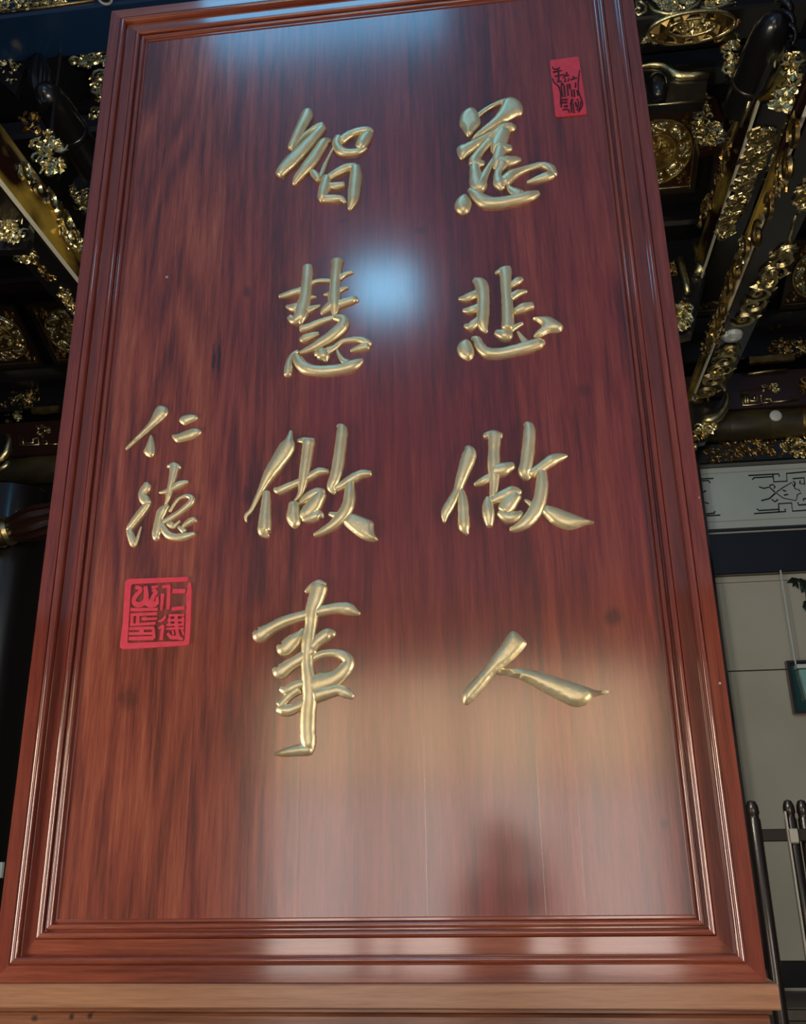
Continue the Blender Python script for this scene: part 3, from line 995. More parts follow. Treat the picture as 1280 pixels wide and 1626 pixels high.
fz = thing('painted_frieze', 'white painted frieze board with dark fretwork scrolls below the carved beams', 'frieze', (5.5, 8.95, 5.3))
MB().box(3.3, 8.6, 8.95, 9.035, 5.31, 6.15).build('board', 'frieze_white', fz)
MB().box(3.3, 8.6, 8.942, 8.95, 6.07, 6.082).build('border_line', 'pale_line', fz)
MB().box(3.3, 8.6, 8.942, 8.95, 5.40, 5.412).build('border_line', 'pale_line', fz)
FO, FS = (1080, 640), 4.515
fpaths = [
    [(490, 520), (665, 510), (708, 508), (712, 527)], [(518, 548), (532, 535), (665, 528)], [(665, 510), (672, 565), (768, 560), (762, 505), (910, 492)],
    [(808, 542), (890, 536), (893, 582), (858, 576), (862, 556)], [(690, 640), (740, 605), (800, 570), (826, 615), (852, 622), (862, 636)],
    [(690, 645), (740, 682), (832, 700), (842, 655), (870, 645)], [(565, 600), (600, 612), (640, 602), (682, 641)], [(582, 700), (640, 685), (684, 646)],
    [(640, 592), (664, 584), (682, 600), (672, 612)], [(656, 690), (680, 708), (702, 692)], [(735, 625), (760, 632)], [(745, 660), (775, 655)],
    [(530, 793), (720, 780), (757, 778), (752, 758)], [(550, 758), (566, 771), (710, 762)], [(710, 780), (706, 722), (800, 716), (806, 775), (910, 768)],
    [(845, 712), (850, 731), (910, 728)], [(885, 700), (886, 686), (910, 684)], [(810, 560), (825, 572), (818, 600)],
    [(140, 545), (240, 540)], [(140, 559), (205, 556), (216, 573)], [(160, 642), (186, 628)], [(178, 712), (206, 722)], [(186, 796), (245, 790), (250, 774)], [(190, 809), (288, 803)],
]
fF = faceY(8.946)
for p in fpaths:
    w = 0.017 if len(p) < 5 or p[0][1] > 700 or p[0][1] < 560 else 0.012
    MB().tube([fF.at(FO[0] + a / FS, FO[1] + b / FS) for a, b in p], w * .6, 4, flat=.35, nrm=(0, -1, 0)).build('fret_line', 'fret_ink', fz)

# ink leaves at the edge of the wall
spr = thing('leaf_sprig', 'dark leafy sprig on the pale rear wall beside the hanging cord', 'sprig', tuple(onY(1270, 930, 8.97)))
lF = faceY(8.968)
for (x, y, an, L_) in [(1258, 922, 200, .16), (1262, 926, 235, .13), (1265, 929, 285, .12), (1270, 922, 170, .14), (1275, 932, 250, .18), (1279, 937, 300, .16), (1277, 925, 185, .13), (1279, 959, 230, .14), (1281, 967, 275, .14), (1284, 930, 20, .2)]:
    mb = MB()
    c = lF.at(x, y)
    a = lF.e1 * math.cos(math.radians(an)) + lF.e2 * math.sin(math.radians(an))
    b = lF.e2 * math.cos(math.radians(an)) - lF.e1 * math.sin(math.radians(an))
    leaf(mb, c, a, b, lF.n, L_, L_ * .5, .02)
    mb.build('leaf', 'leaf_green', spr)
fl([(1290, 915), (1279, 935), (1282, 962)], lF, .008, 'stem', 'leaf_green', spr)

# hanging sign with its cord
hs = thing('hanging_sign', 'pale teal hanging sign in a dark frame on a white cord', 'sign', tuple(onY(1262, 1056, 8.85)))
cF = faceY(8.86)
p0, p1 = cF.at(1238, 922), cF.at(1263, 1056)
sgn_x0, sgn_x1 = cF.at(1249, 1050).x, cF.at(1249, 1050).x + .78
zt, zb = cF.at(1252, 1049).z, cF.at(1262, 1133).z
MB().tube([(p1.x, 8.84, 4.69), (p1.x, 8.84, p1.z)], .011, 6).build('cord', 'cord_white', hs)
MB().tube([(p1.x + .42, 8.84, 4.69), (p1.x + .42, 8.84, p1.z)], .011, 6).build('cord', 'cord_white', hs)
for (a, b, c_, d) in ((sgn_x0, sgn_x1, zt - .03, zt), (sgn_x0, sgn_x1, zb, zb + .03), (sgn_x0, sgn_x0 + .03, zb + .03, zt - .03), (sgn_x1 - .03, sgn_x1, zb + .03, zt - .03)):
    MB().box(a, b, 8.86, 8.95, c_, d).build('frame', 'dark_wood', hs)
MB().box(sgn_x0 + .03, sgn_x1 - .03, 8.92, 8.95, zb + .03, zt - .03).build('backing', 'dark_teal', hs)
MB().box(p1.x, sgn_x1 - .04, 8.80, 8.92, p1.z - .05, p1.z, .006).build('top_bar', 'white_plastic', hs)
MB().extrude([(p1.x + .03, 8.84, p1.z - .06), (p1.x + .06, 8.84, p1.z - .40), (p1.x + .1, 8.84, p1.z - .44), (sgn_x1 - .1, 8.84, p1.z - .44), (sgn_x1 - .05, 8.84, p1.z - .06)], (0, .07, 0)).build('glass_panel', 'teal_glass', hs)

# rack with round-tipped posts
rack = thing('wooden_rack', 'dark wooden rack of round-tipped posts and a cross rail beside the plaque', 'rack', (3.4, 5.0, 0))
for (px_, pw, Y) in ((3.145, .10, 5.0), (3.425, .088, 5.02), (3.535, .088, 5.06)):
    cx = px_ + pw / 2
    prof = [(pw * .5, 0.04), (pw * .5, 1.70), (pw * .42, 1.715), (pw * .42, 1.735), (pw * .5, 1.75), (pw * .46, 1.80), (pw * .3, 1.835), (0.002, 1.845)]
    MB().lathe(prof, (cx, Y, 0), n=12).build('post', 'dark_wood', rack, smooth=True, angle=40)
MB().box(3.2, 4.2, 4.985, 5.035, 1.545, 1.635, .008).build('rail', 'matte_dark', rack)
MB().box(3.2, 4.2, 4.985, 5.035, 0.35, 0.43, .008).build('rail', 'dark_wood', rack)
MB().box(3.417, 3.430, 4.955, 4.985, .1, 1.76).build('edge_strip', 'pale_line', rack)
MB().box(3.425, 3.49, 4.955, 4.985, 1.53, 1.635, .01).build('bracket', 'pale_line', rack)
for fx in (3.195, 3.45, 3.6):
    MB().box(fx - .05, fx + .05, 4.75, 5.3, 0, .06, .012).build('foot', 'dark_wood', rack)

# black round column on the left, with a carved beam end
CX, CY = -5.02, 8.1
colm = thing('round_column', 'thick black lacquered round column at the left of the plaque', 'column', (CX, CY, 0))
MB().lathe([(.62, 0), (.66, .08), (.66, .2), (.56, .3), (.5, .34)], (CX, CY, 0), n=28).build('base_stone', 'stone_floor', colm, smooth=True, angle=35)
MB().lathe([(.5, .34), (.5, 6.0), (.46, 6.04)], (CX, CY, 0), n=36).build('shaft', 'black_lacquer', colm, smooth=True, angle=40)
be = thing('carved_beam_end', 'fluted dark beam end with a gold collar projecting from the black column', 'beam end', (-4.4, 7.5, 5.2))
q0, q1 = onY(-2, 848, 7.4), onY(84, 822, 7.4)
ax = Vector(q1 - q0).normalized()
Lb = (Vector(q1) - Vector(q0)).length
MB().lathe([(.06, -.25), (.14, -.12), (.18, .02), (.16, .10)], q0, ax, 20).build('gold_cup', 'old_gold', be, smooth=True, angle=50)
MB().lathe([(.155, .09), (.19, .12), (.175, .17), (.14, .18)], q0, ax, 20).build('collar', 'carved_gold', be, smooth=True, angle=50)
fx_ = ax.orthogonal().normalized()
fy_ = ax.cross(fx_)
rings = []
for i in range(9):
    t = i / 8
    h = .17 + t * (Lb - .12)
    r = .14 + .07 * math.sin(math.pi * min(1, t * 1.1) * .8)
    rings.append([Vector(q0) + ax * h + (fx_ * math.cos(k * math.pi / 24) + fy_ * math.sin(k * math.pi / 24)) * r * (1 + .07 * math.cos(k * math.pi / 2)) for k in range(48)])
MB().loft(rings).build('fluted_bulb', 'brown_lacquer', be, smooth=True, angle=60)
wc = tag(MB().box(*(sorted((onY(-14, 1382, 6.9)[0], onY(4.5, 1382, 6.9)[0]))), 6.88, 6.92, onY(0, 1394, 6.9)[2], onY(0, 1369, 6.9)[2], .003).build('white_notice', 'white_plastic'), 'small white notice board on a stand at the left edge beside the frame', 'notice')
MB().box(-4.9, -4.86, 6.92, 6.96, 0, onY(0, 1375, 6.9)[2]).build('stand_pole', 'dark_wood', wc)

# ------------------------------------------------------------------ stack of carved beams across the rear wall
def rear_beam(name, label, z0, z1, Y, m, b=.02):
    t = thing(name, label, 'beam', (1.0, Y, z0), 'stacked beams on the rear wall')
    MB().box(RX0, RX1, Y, 9.035, z0, z1, b).build('body', m, t)
    return t


rb1 = rear_beam('rear_beam', 'black rear beam with a gold foliage band, directly above the white frieze', 6.155, 6.445, 8.80, 'black_lacquer')
f88 = faceY(8.795)
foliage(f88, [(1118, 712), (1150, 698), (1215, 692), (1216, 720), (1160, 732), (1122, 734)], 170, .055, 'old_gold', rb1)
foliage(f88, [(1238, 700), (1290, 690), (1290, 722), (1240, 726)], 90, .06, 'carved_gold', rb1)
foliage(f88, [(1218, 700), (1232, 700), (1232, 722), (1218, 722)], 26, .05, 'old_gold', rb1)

lg = thing('painted_log', 'round olive painted purlin log with a white sensor above the foliage band', 'beam', (1, 8.72, 6.9), 'stacked beams on the rear wall')
MB().lathe([(.20, RX0), (.20, RX1)], (0, 8.80, 6.66), (1, 0, 0), 24).build('log', 'olive_paint', lg, smooth=True, angle=40)
for (cx, w) in ((4.7, .5), (5.6, .5), (-5.0, .45)):
    MB().lathe([(.203, -w * .5), (.207, -w * .45), (.207, w * .45), (.203, w * .5)], (cx, 8.80, 6.66), (1, 0, 0), 24).build('painted_cloud', 'old_gold' if cx > 5 else 'olive_paint', lg, smooth=True, angle=40)
c = onY(1232, 660, 8.585)
tag(MB().lathe([(.075, 0), (.075, .02), (.055, .035), (.02, .04)], (c[0], 8.60, c[2]), (0, -1, 0), 20).build('round_sensor', 'white_plastic', None, True, 40), 'small white round sensor on the olive painted log', 'sensor')

rb2 = rear_beam('rear_beam', 'dark red rear beam with gold key-fret corners above the painted log', 6.88, 7.44, 8.76, 'brown_lacquer')
f76 = faceY(8.752)
for side in (0, 1):
    key = ([(1178, 625), (1180, 644), (1210, 642), (1209, 628), (1202, 629), (1202, 637), (1192, 637), (1191, 630)], [(1210, 640), (1225, 639), (1224, 633), (1214, 634)], [(1225, 639), (1268, 634)],
           [(1183, 626), (1184, 640)], [(1187, 626), (1188, 640)], [(1196, 628), (1199, 634)]) if side == 0 else \
          ([(31, 693), (32, 708), (62, 706), (61, 695), (52, 697), (53, 703), (42, 704), (41, 697)], [(63, 706), (75, 705), (74, 699), (67, 700)], [(76, 706), (92, 705)], [(36, 695), (37, 706)])
    for k in key:
        fl(k, f76, .016, 'key_fret', 'carved_gold', rb2, 4)
foliage(f76, [(1208, 612), (1240, 608), (1238, 624), (1212, 622)], 22, .06, 'carved_gold', rb2)
foliage(f76, [(1268, 605), (1290, 600), (1290, 626), (1272, 624)], 26, .07, 'old_gold', rb2)
foliage(f76, [(58, 676), (80, 676), (80, 690), (60, 692)], 16, .06, 'carved_gold', rb2)
foliage(f76, [(5, 655), (35, 652), (36, 668), (10, 670)], 26, .06, 'carved_gold', rb2)

rb3 = rear_beam('rear_beam', 'black rear beam with sparse gold blossom flecks under the coffers', 7.56, 8.42, 8.62, 'black_lacquer')
f62 = faceY(8.612)
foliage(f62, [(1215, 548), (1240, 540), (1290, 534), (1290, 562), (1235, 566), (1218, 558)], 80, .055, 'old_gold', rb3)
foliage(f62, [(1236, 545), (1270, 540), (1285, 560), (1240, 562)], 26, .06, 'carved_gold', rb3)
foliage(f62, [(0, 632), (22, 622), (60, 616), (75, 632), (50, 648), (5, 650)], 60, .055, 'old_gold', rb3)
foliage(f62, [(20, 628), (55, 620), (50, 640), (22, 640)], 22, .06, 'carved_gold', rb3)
for (a, b, y) in ((1190, 1262, 588), (52, 95, 668)):
    pa, pb = onY(a, y, 8.6), onY(b, y - (b - a) * .06, 8.6)
    MB().box(pa[0], pb[0], 8.52, 8.62, 7.45, 7.55, .02).build('ledge_carving', 'old_gold', rb3)
fl([(1188, 594), (1215, 590), (1250, 587)], faceY(8.5), .02, 'ledge_rod', 'carved_gold', rb3)

# ------------------------------------------------------------------ long beams running in depth
def long_beam(name, label, xs, xo, z0, z1, Y0, Y1, sg, side_m):
    """xs = x of the face towards the plaque, xo = x of the far face, sg = direction the near face looks"""
    t = thing(name, label, 'beam', ((xs + xo) / 2, Y0, z0))
    h = z1 - z0
    prof = [(xo, z0), (xs, z0), (xs + sg * .02, z0 + .06), (xs + sg * .055, z0 + h * .35), (xs + sg * .06, z0 + h * .6), (xs + sg * .02, z0 + h * .88), (xs - sg * .05, z1), (xo, z1)]
    ring = [(p[0], Y0, p[1]) for p in prof]
    MB().extrude(ring if sg < 0 else ring[::-1], (0, Y1 - Y0, 0)).build('body', side_m, t, smooth=True, angle=35)
    MB().box(min(xs - sg * .03, xo), max(xs - sg * .03, xo), Y0 + .01, Y1 - .01, z0 - .035, z0 + .0).build('soffit', 'black_lacquer', t)
    MB().box(min(xs + sg * .016, xs - sg * .004), max(xs + sg * .016, xs - sg * .004), Y0, Y1, z0 - .038, z0 - .006).build('gold_edge', 'edge_gold', t)
    return t


zB1 = onX(1186, 377, 3.95)[2]
BB = long_beam('carved_tie_beam', 'lower carved beam on the right with gold scrolls and a white detector underneath', 3.95, 4.31, 6.9, zB1, 3.0, 8.62, -1, 'gold_lacquer')
sZ = faceZ(6.862)
scr = [((1249, 398), .10, 0.5, 1), ((1238, 412), .13, 2.6, -1), ((1226, 430), .15, 5.4, 1), ((1217, 446), .10, 1.2, -1), ((1205, 463), .14, 3.8, 1), ((1194, 482), .14, 0.8, -1), ((1181, 504), .14, 3.6, 1),
       ((1158, 556), .12, 0.4, 1), ((1150, 570), .14, 2.8, -1), ((1141, 585), .16, 5.6, 1), ((1131, 601), .15, 1.4, -1), ((1120, 620), .15, 3.4, 1), ((1109, 638), .13, 0.6, -1)]
for (q, R, a0, sg) in scr:
    scroll_part(sZ, q, R, a0, sg, .030, BB)
for q in ((1212, 452), (1135, 594)):
    mb = MB()
    c = sZ.at(*q)
    for k in range(8):
        an = k * math.pi / 4
        d = sZ.e1 * math.cos(an) + sZ.e2 * math.sin(an)
        leaf(mb, c + d * .07, d, sZ.e2 * math.cos(an) - sZ.e1 * math.sin(an), sZ.n, .13, .09, .05)
    mb.build('blossom', 'carved_gold', BB)
fl([(1264, 342), (1258, 362), (1254, 376), (1257, 390)], sZ, .018, 'bead_chain', 'carved_gold', BB)
foliage(sZ, [(1262, 300), (1290, 285), (1290, 330), (1270, 335)], 26, .10, 'carved_gold', BB)
sBX = faceX(3.885, -1)
for (q, R, a0, sg) in [((1262, 215), .14, .4, 1), ((1255, 262), .13, 2.2, -1), ((1222, 330), .13, 1.0, 1), ((1205, 372), .14, 3.0, -1), ((1185, 395), .12, .5, 1), ((1172, 430), .13, 4.0, -1), ((1158, 455), .12, 1.4, 1), ((1150, 490), .12, 2.8, -1)]:
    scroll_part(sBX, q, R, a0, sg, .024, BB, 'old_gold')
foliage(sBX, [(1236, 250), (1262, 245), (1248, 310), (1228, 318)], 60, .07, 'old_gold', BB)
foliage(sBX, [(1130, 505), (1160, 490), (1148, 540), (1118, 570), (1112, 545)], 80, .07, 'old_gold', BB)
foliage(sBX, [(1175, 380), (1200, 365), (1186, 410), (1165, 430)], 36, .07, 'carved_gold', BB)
c = onZ(1163, 533, 6.85)
tag(MB().lathe([(.115, 0), (.115, .02), (.095, .045), (.03, .055), (.028, .048)], (c[0], c[1], 6.864), (0, 0, -1), 28).build('smoke_detector', 'white_plastic', None, True, 40), 'round white smoke detector between the gold scrolls under the right beam', 'detector')

zA1 = onX(1160, 222, 3.95)[2]
AA = long_beam('carved_upper_beam', 'upper lacquered beam on the right with gold filigree underneath, next to the plaque frame', 3.95, 4.24, 7.87, zA1, 4.3, 7.6, -1, 'gold_lacquer')
aZ = faceZ(7.832)
foliage(aZ, [(1199, 208), (1224, 205), (1218, 230), (1190, 300), (1176, 330), (1152, 378), (1140, 376), (1160, 320), (1180, 262)], 330, .10, 'carved_gold', AA, curls=.5)
aX = faceX(3.88, -1)
fl([(1172, 178), (1184, 150), (1190, 160), (1177, 200)], aX, .022, 'chevron', 'carved_gold', AA)
fl([(1166, 192), (1172, 178)], aX, .02, 'chevron', 'carved_gold', AA)
foliage(aX, [(1150, 235), (1165, 225), (1150, 280), (1138, 290)], 40, .08, 'old_gold', AA)
foliage(aX, [(1115, 320), (1132, 305), (1125, 345), (1110, 360)], 36, .08, 'old_gold', AA)

# strut log with ring, leaf bracket, twisted spindle on the right
st = thing('strut_log', 'dark round strut log with a ringed end above the right beams', 'strut', tuple(onY(1185, 110, 4.0)))
a, b = Vector(onY(1228, 40, 3.6)), Vector(onY(1178, 170, 4.6))
d = (b - a).normalized()
MB().lathe([(.03, -.12), (.10, -.06), (.15, .06), (.17, .3), (.175, (b - a).length * .6), (.17, (b - a).length)], a, d, 22).build('log', 'black_lacquer', st, smooth=True, angle=50)
MB().lathe([(.176, (b - a).length * .62), (.186, (b - a).length * .64), (.176, (b - a).length * .67)], a, d, 26).build('ring', 'dark_wood', st, smooth=True)
lb = thing('leaf_bracket', 'bright gold leaf bracket between the two right beams near the photo edge', 'bracket', tuple(onY(1250, 130, 4.0)))
foliage(faceY(4.0), [(1254, 84), (1266, 92), (1272, 118), (1278, 140), (1262, 160), (1252, 178), (1222, 166), (1228, 150), (1244, 130), (1246, 104)], 95, .10, 'carved_gold', lb, curls=.15)
MB().tube([onY(1256, 80, 4.05), onY(1262, 120, 4.05), onY(1245, 170, 4.05)], .05, 6).build('stem', 'black_lacquer', lb)
tw = thing('twisted_spindle', 'dark twisted spindle hanging above the gold leaf bracket at upper right', 'spindle', tuple(onY(1250, 60, 3.9)))
p0, p1 = Vector(onY(1240, -20, 3.9)), Vector(onY(1258, 66, 3.9))
for ph in (0, math.pi):
    pts = []
    for i in range(31):
        t = i / 30
        an = t * 14 + ph
        pts.append(p0.lerp(p1, t) + Vector((math.cos(an) * .035, math.sin(an) * .035, 0)))
    MB().tube(pts, [.045 * (1 - .4 * (i / 30)) for i in range(31)], 7).build('strand', 'black_lacquer', tw, smooth=True)

# cross beam at upper right: carved soffit medallion and scroll edge
zc = 9.0
g0, g1 = onZ(1080, 22, zc), onZ(1080, 74, zc)
XB = thing('cross_beam', 'cross beam at the upper right with a flat gold medallion on its soffit', 'beam', (3.2, g0[1], zc))
MB().box(1.2, 4.6, g0[1], g1[1], zc, zc + .7, .02).build('body', 'black_lacquer', XB)
xZ = faceZ(zc - .004)
mcen = xZ.at(1098, 42)
hw, hd = abs(xZ.at(1168, 36).x - xZ.at(1030, 52).x) / 2, (g1[1] - g0[1]) * .46
for rr, w in ((1.0, .022), (.55, .022)):
    MB().tube([mcen + Vector((math.cos(t * math.pi / 16) * hw * rr, math.sin(t * math.pi / 16) * hd * rr, -.01)) for t in range(33)], w, 6).build('ring', 'carved_gold', XB, smooth=True)
for k in range(10):
    an = k * math.pi / 5
    d = Vector((math.cos(an) * hw, math.sin(an) * hd, 0))
    mb = MB()
    leaf(mb, mcen + d * .77, d.normalized(), Vector((-d.y, d.x, 0)).normalized(), xZ.n, d.length * .38, .26, .06)
    mb.build('petal', 'old_gold', XB)
foliage(xZ, [(1072, 32), (1120, 26), (1132, 36), (1110, 50), (1070, 50)], 60, .09, 'carved_gold', XB)
foliage(xZ, [(1018, 58), (1050, 54), (1052, 66), (1020, 68)], 22, .07, 'carved_gold', XB)
foliage(xZ, [(1085, 52), (1150, 48), (1170, 30), (1172, 40), (1140, 60), (1090, 58)], 50, .07, 'old_gold', XB)
xF = faceY(g0[1] - .01)
fl([(1010, 12), (1006, 18), (1014, 24), (1024, 20), (1026, 10), (1018, 2), (1010, 4), (1012, 12), (1018, 14)], xF, .02, 'edge_scroll', 'carved_gold', XB)
fl([(1026, 4), (1040, 18), (1060, 22), (1085, 20), (1106, 8), (1114, -4)], xF, .022, 'edge_scroll', 'carved_gold', XB)
fl([(1112, 12), (1130, 14), (1150, 8), (1168, 2)], xF, .02, 'edge_scroll', 'carved_gold', XB)
foliage(xF, [(1038, -8), (1104, -8), (1100, 8), (1072, 18), (1046, 14)], 90, .07, 'carved_gold', XB)
foliage(xF, [(1115, -8), (1170, -8), (1168, 0), (1130, 10), (1116, 8)], 50, .07, 'carved_gold', XB)
hc = thing('hanging_carving', 'narrow gold blossom carving hanging beside the soffit medallion at upper right', 'carving', tuple(onY(1165, 70, g1[1])))
hF = faceY(g1[1] + .02)
foliage(hF, [(1168, 18), (1178, 18), (1182, 46), (1172, 62), (1166, 90), (1160, 124), (1152, 122), (1156, 84), (1146, 66), (1160, 44)], 130, .075, 'carved_gold', hc)
foliage(hF, [(1168, 84), (1188, 80), (1190, 98), (1178, 126), (1160, 122)], 26, .06, 'old_gold', hc)
MB().tube([hF.at(1176, 10) + Vector((0, .05, 0)), hF.at(1168, 60) + Vector((0, .05, 0)), hF.at(1156, 124) + Vector((0, .05, 0))], .03, 6).build('spine', 'black_lacquer', hc)

ga = thing('gold_arch_board', 'dark arched board with a thick gold rim above the right medallion coffer', 'bracket', tuple(onY(1080, 140, 6.0)))
gF = faceY(4.9)
MB().tube([gF.at(*p) for p in [(1005, 108), (1022, 104), (1037, 102), (1052, 103), (1063, 110), (1072, 119), (1082, 121), (1100, 120), (1125, 118)]], [.02, .025, .035, .045, .05, .06, .055, .05, .045], 7, nrm=(0, -1, 0)).build('gold_rim', 'carved_gold', ga, smooth=True)
pts = [gF.at(*p) for p in [(960, 112), (1022, 105), (1052, 104), (1072, 120), (1125, 119), (1120, 158), (960, 170)]]
MB().extrude([p + Vector((0, .02, 0)) for p in pts], (0, .14, 0)).build('board', 'black_lacquer', ga)
fl([(1020, 168), (1120, 160)], gF, .012, 'gold_line', 'carved_gold', ga)
MB().lathe([(.02, -.16), (.07, -.14), (.10, -.04), (.10, .06), (.07, .13), (.02, .16)], gF.at(1044, 141) + Vector((0, -.02, 0)), (0, 0, 1), 18).build('sheen_knob', 'black_lacquer', ga, smooth=True)  # added shape standing in for a soft grey reflection on the board
sb = thing('gold_side_bracket', 'yellow gold leaf bracket at the right corner of the medallion coffer', 'bracket', tuple(onY(1125, 200, 5.7)))
sF = faceY(5.7)
foliage(sF, [(1118, 150), (1126, 148), (1132, 200), (1122, 228), (1110, 236), (1100, 190)], 70, .09, 'carved_gold', sb)
foliage(sF, [(1124, 200), (1150, 195), (1148, 225), (1128, 240)], 40, .08, 'carved_gold', sb)
MB().extrude([sF.at(*p) + Vector((0, .03, 0)) for p in [(1118, 146), (1138, 150), (1152, 195), (1148, 230), (1112, 240), (1100, 190)]], (0, .08, 0)).build('board', 'brown_lacquer', sb)

# small brackets close to the plaque's right edge
kb = thing('corner_bracket', 'small gold bracket with curved ribs by the right edge of the plaque frame', 'bracket', tuple(onY(1095, 450, 7.0)))
kF = faceY(7.0)
fl([(1080, 410), (1085, 430), (1090, 452), (1093, 466)], kF, .045, 'rib', 'carved_gold', kb)
fl([(1102, 386), (1108, 402), (1113, 420), (1111, 436)], kF, [.03, .04, .06, .08], 'rib', 'carved_gold', kb)
fl([(1124, 418), (1134, 413)], kF, .03, 'rib', 'carved_gold', kb)
foliage(kF, [(1072, 480), (1092, 478), (1096, 500), (1090, 526), (1076, 520)], 55, .09, 'carved_gold', kb)
foliage(kF, [(1060, 415), (1070, 415), (1072, 440), (1062, 440)], 16, .06, 'old_gold', kb)
MB().extrude([kF.at(*p) + Vector((0, .05, 0)) for p in [(1060, 380), (1118, 372), (1122, 440), (1100, 530), (1060, 540)]], (0, .1, 0)).build('board', 'black_lacquer', kb)
cb = thing('crescent_bracket', 'gold crescent-shaped bracket under the far end of the right scroll beam', 'bracket', tuple(onY(1130, 670, 8.3)))
crF = faceY(8.3)
fl([(1154, 622), (1156, 634), (1150, 650), (1140, 662), (1128, 667), (1114, 668)], crF, [.025, .04, .055, .07, .08, .06], 'crescent', 'carved_gold', cb)
foliage(crF, [(1104, 680), (1130, 672), (1138, 676), (1126, 694), (1102, 700)], 45, .08, 'carved_gold', cb)
MB().extrude([crF.at(*p) + Vector((0, .04, 0)) for p in [(1090, 640), (1152, 632), (1140, 668), (1122, 700), (1090, 706)]], (0, .1, 0)).build('board', 'black_lacquer', cb)
fl([(1101, 708), (1108, 711)], crF, .05, 'gold_knob', 'carved_gold', cb)
cb2 = thing('crescent_bracket', 'gold crescent-shaped bracket at the left photo edge below the dark beams', 'bracket', tuple(onY(5, 720, 7.6)))
cr2 = faceY(7.6)
fl([(12, 690), (15, 702), (11, 716), (3, 728), (-12, 736)], cr2, [.025, .045, .055, .06, .05], 'crescent', 'carved_gold', cb2)
fl([(16, 733), (8, 741), (-8, 748)], cr2, [.03, .05, .06], 'crescent', 'carved_gold', cb2)
MB().extrude([cr2.at(*p) + Vector((0, .04, 0)) for p in [(-40, 690), (10, 688), (14, 704), (4, 730), (-40, 752)]], (0, .1, 0)).build('board', 'black_lacquer', cb2)

# ------------------------------------------------------------------ left side: beam, brackets, cross beam
zL1 = onX(65, 280, -2.40)[2]
LL = long_beam('carved_tie_beam', 'carved beam on the left with yellow gold lacquer and a pale edge, beside the plaque', -2.40, -2.74, 6.6, zL1, 2.2, 8.62, 1, 'gold_lacquer')
lX = faceX(-2.335, 1)
for (q, R, a0, sg) in [((80, 318), .09, .4, 1), ((92, 335), .09, 2.4, -1), ((104, 352), .10, 1.0, 1), ((114, 376), .10, 3.0, -1), ((58, 300), .07, .2, 1), ((38, 270), .09, 2.0, 1)]:
    scroll_part(lX, q, R, a0, sg, .02, LL)
foliage(lX, [(90, 345), (115, 350), (130, 380), (128, 400), (108, 396), (96, 370)], 120, .055, 'carved_gold', LL)
foliage(lX, [(24, 262), (44, 258), (50, 276), (30, 284)], 26, .06, 'carved_gold', LL)
lZ = faceZ(6.56)
foliage(lZ, [(14, 386), (40, 384), (62, 408), (50, 424), (28, 412)], 60, .055, 'carved_gold', LL)
foliage(lZ, [(56, 414), (72, 424), (86, 444), (78, 446), (60, 428)], 30, .05, 'old_gold', LL)
foliage(lZ, [(90, 452), (100, 456), (118, 476), (118, 500), (104, 488), (94, 470)], 55, .06, 'carved_gold', LL)
ls = thing('side_carving', 'dense gold carved panel at the left photo edge below the left beam', 'carving', tuple(onY(5, 350, 3.6)))
sl = faceY(3.4)
foliage(sl, [(-6, 336), (14, 342), (38, 372), (30, 386), (8, 384), (-6, 382)], 95, .055, 'carved_gold', ls)
foliage(sl, [(-6, 212), (8, 218), (22, 236), (20, 300), (6, 326), (-6, 318)], 55, .05, 'old_gold', ls)
foliage(sl, [(26, 284), (40, 284), (38, 330), (32, 352), (18, 350)], 55, .04, 'carved_gold', ls)
fl([(41, 284), (40, 320), (34, 356)], sl, .008, 'rim', 'carved_gold', ls)
MB().extrude([sl.at(*p) + Vector((0, .05, 0)) for p in [(-30, 205), (8, 212), (42, 284), (42, 372), (34, 390), (-30, 392)]], (0, .08, 0)).build('board', 'black_lacquer', ls)
lv = thing('leaf_bracket', 'pale gold leaf cluster bracket left of the plaque beside the dark log', 'bracket', tuple(onY(72, 250, 3.6)))
vF = faceY(3.6)
foliage(vF, [(60, 208), (74, 204), (86, 218), (104, 232), (100, 258), (104, 270), (78, 280), (62, 262), (46, 236), (52, 220)], 90, .085, 'carved_gold', lv, curls=.2)
foliage(vF, [(30, 178), (64, 182), (64, 206), (46, 210), (34, 206)], 14, .09, 'old_gold', lv)
MB().tube([vF.at(70, 215) + Vector((0, .1, 0)), vF.at(66, 215) + Vector((0, .1, 1.3))], .02, 6).build('hanger', 'black_lacquer', lv)
MB().extrude([vF.at(*p) + Vector((0, .06, 0)) for p in [(50, 205), (80, 200), (98, 240), (84, 276), (58, 258)]], (0, .06, 0)).build('board', 'black_lacquer', lv)
llog = thing('strut_log', 'dark round log behind the left frame of the plaque', 'strut', tuple(onY(110, 200, 4.2)))
a, b = Vector(onY(74, 150, 3.7)), Vector(onY(150, 270, 4.9))
d = (b - a).normalized()
MB().lathe([(.03, -.12), (.10, -.06), (.15, .06), (.17, .3), (.175, (b - a).length * .5), (.17, (b - a).length)], a, d, 22).build('log', 'black_lacquer', llog, smooth=True, angle=50)
MB().lathe([(.176, (b - a).length * .42), (.186, (b - a).length * .45), (.176, (b - a).length * .48)], a, d, 26).build('ring', 'black_lacquer', llog, smooth=True)
fb = thing('fluted_drum', 'dark fluted drum with grey ribs hanging left of the plaque top', 'drum', tuple(onY(66, 130, 3.7)))
p0, p1 = Vector(onY(62, 92, 3.7)), Vector(onY(72, 168, 3.7))
d = (p1 - p0).normalized()
fx_ = d.orthogonal().normalized()
fy_ = d.cross(fx_)
rings = []
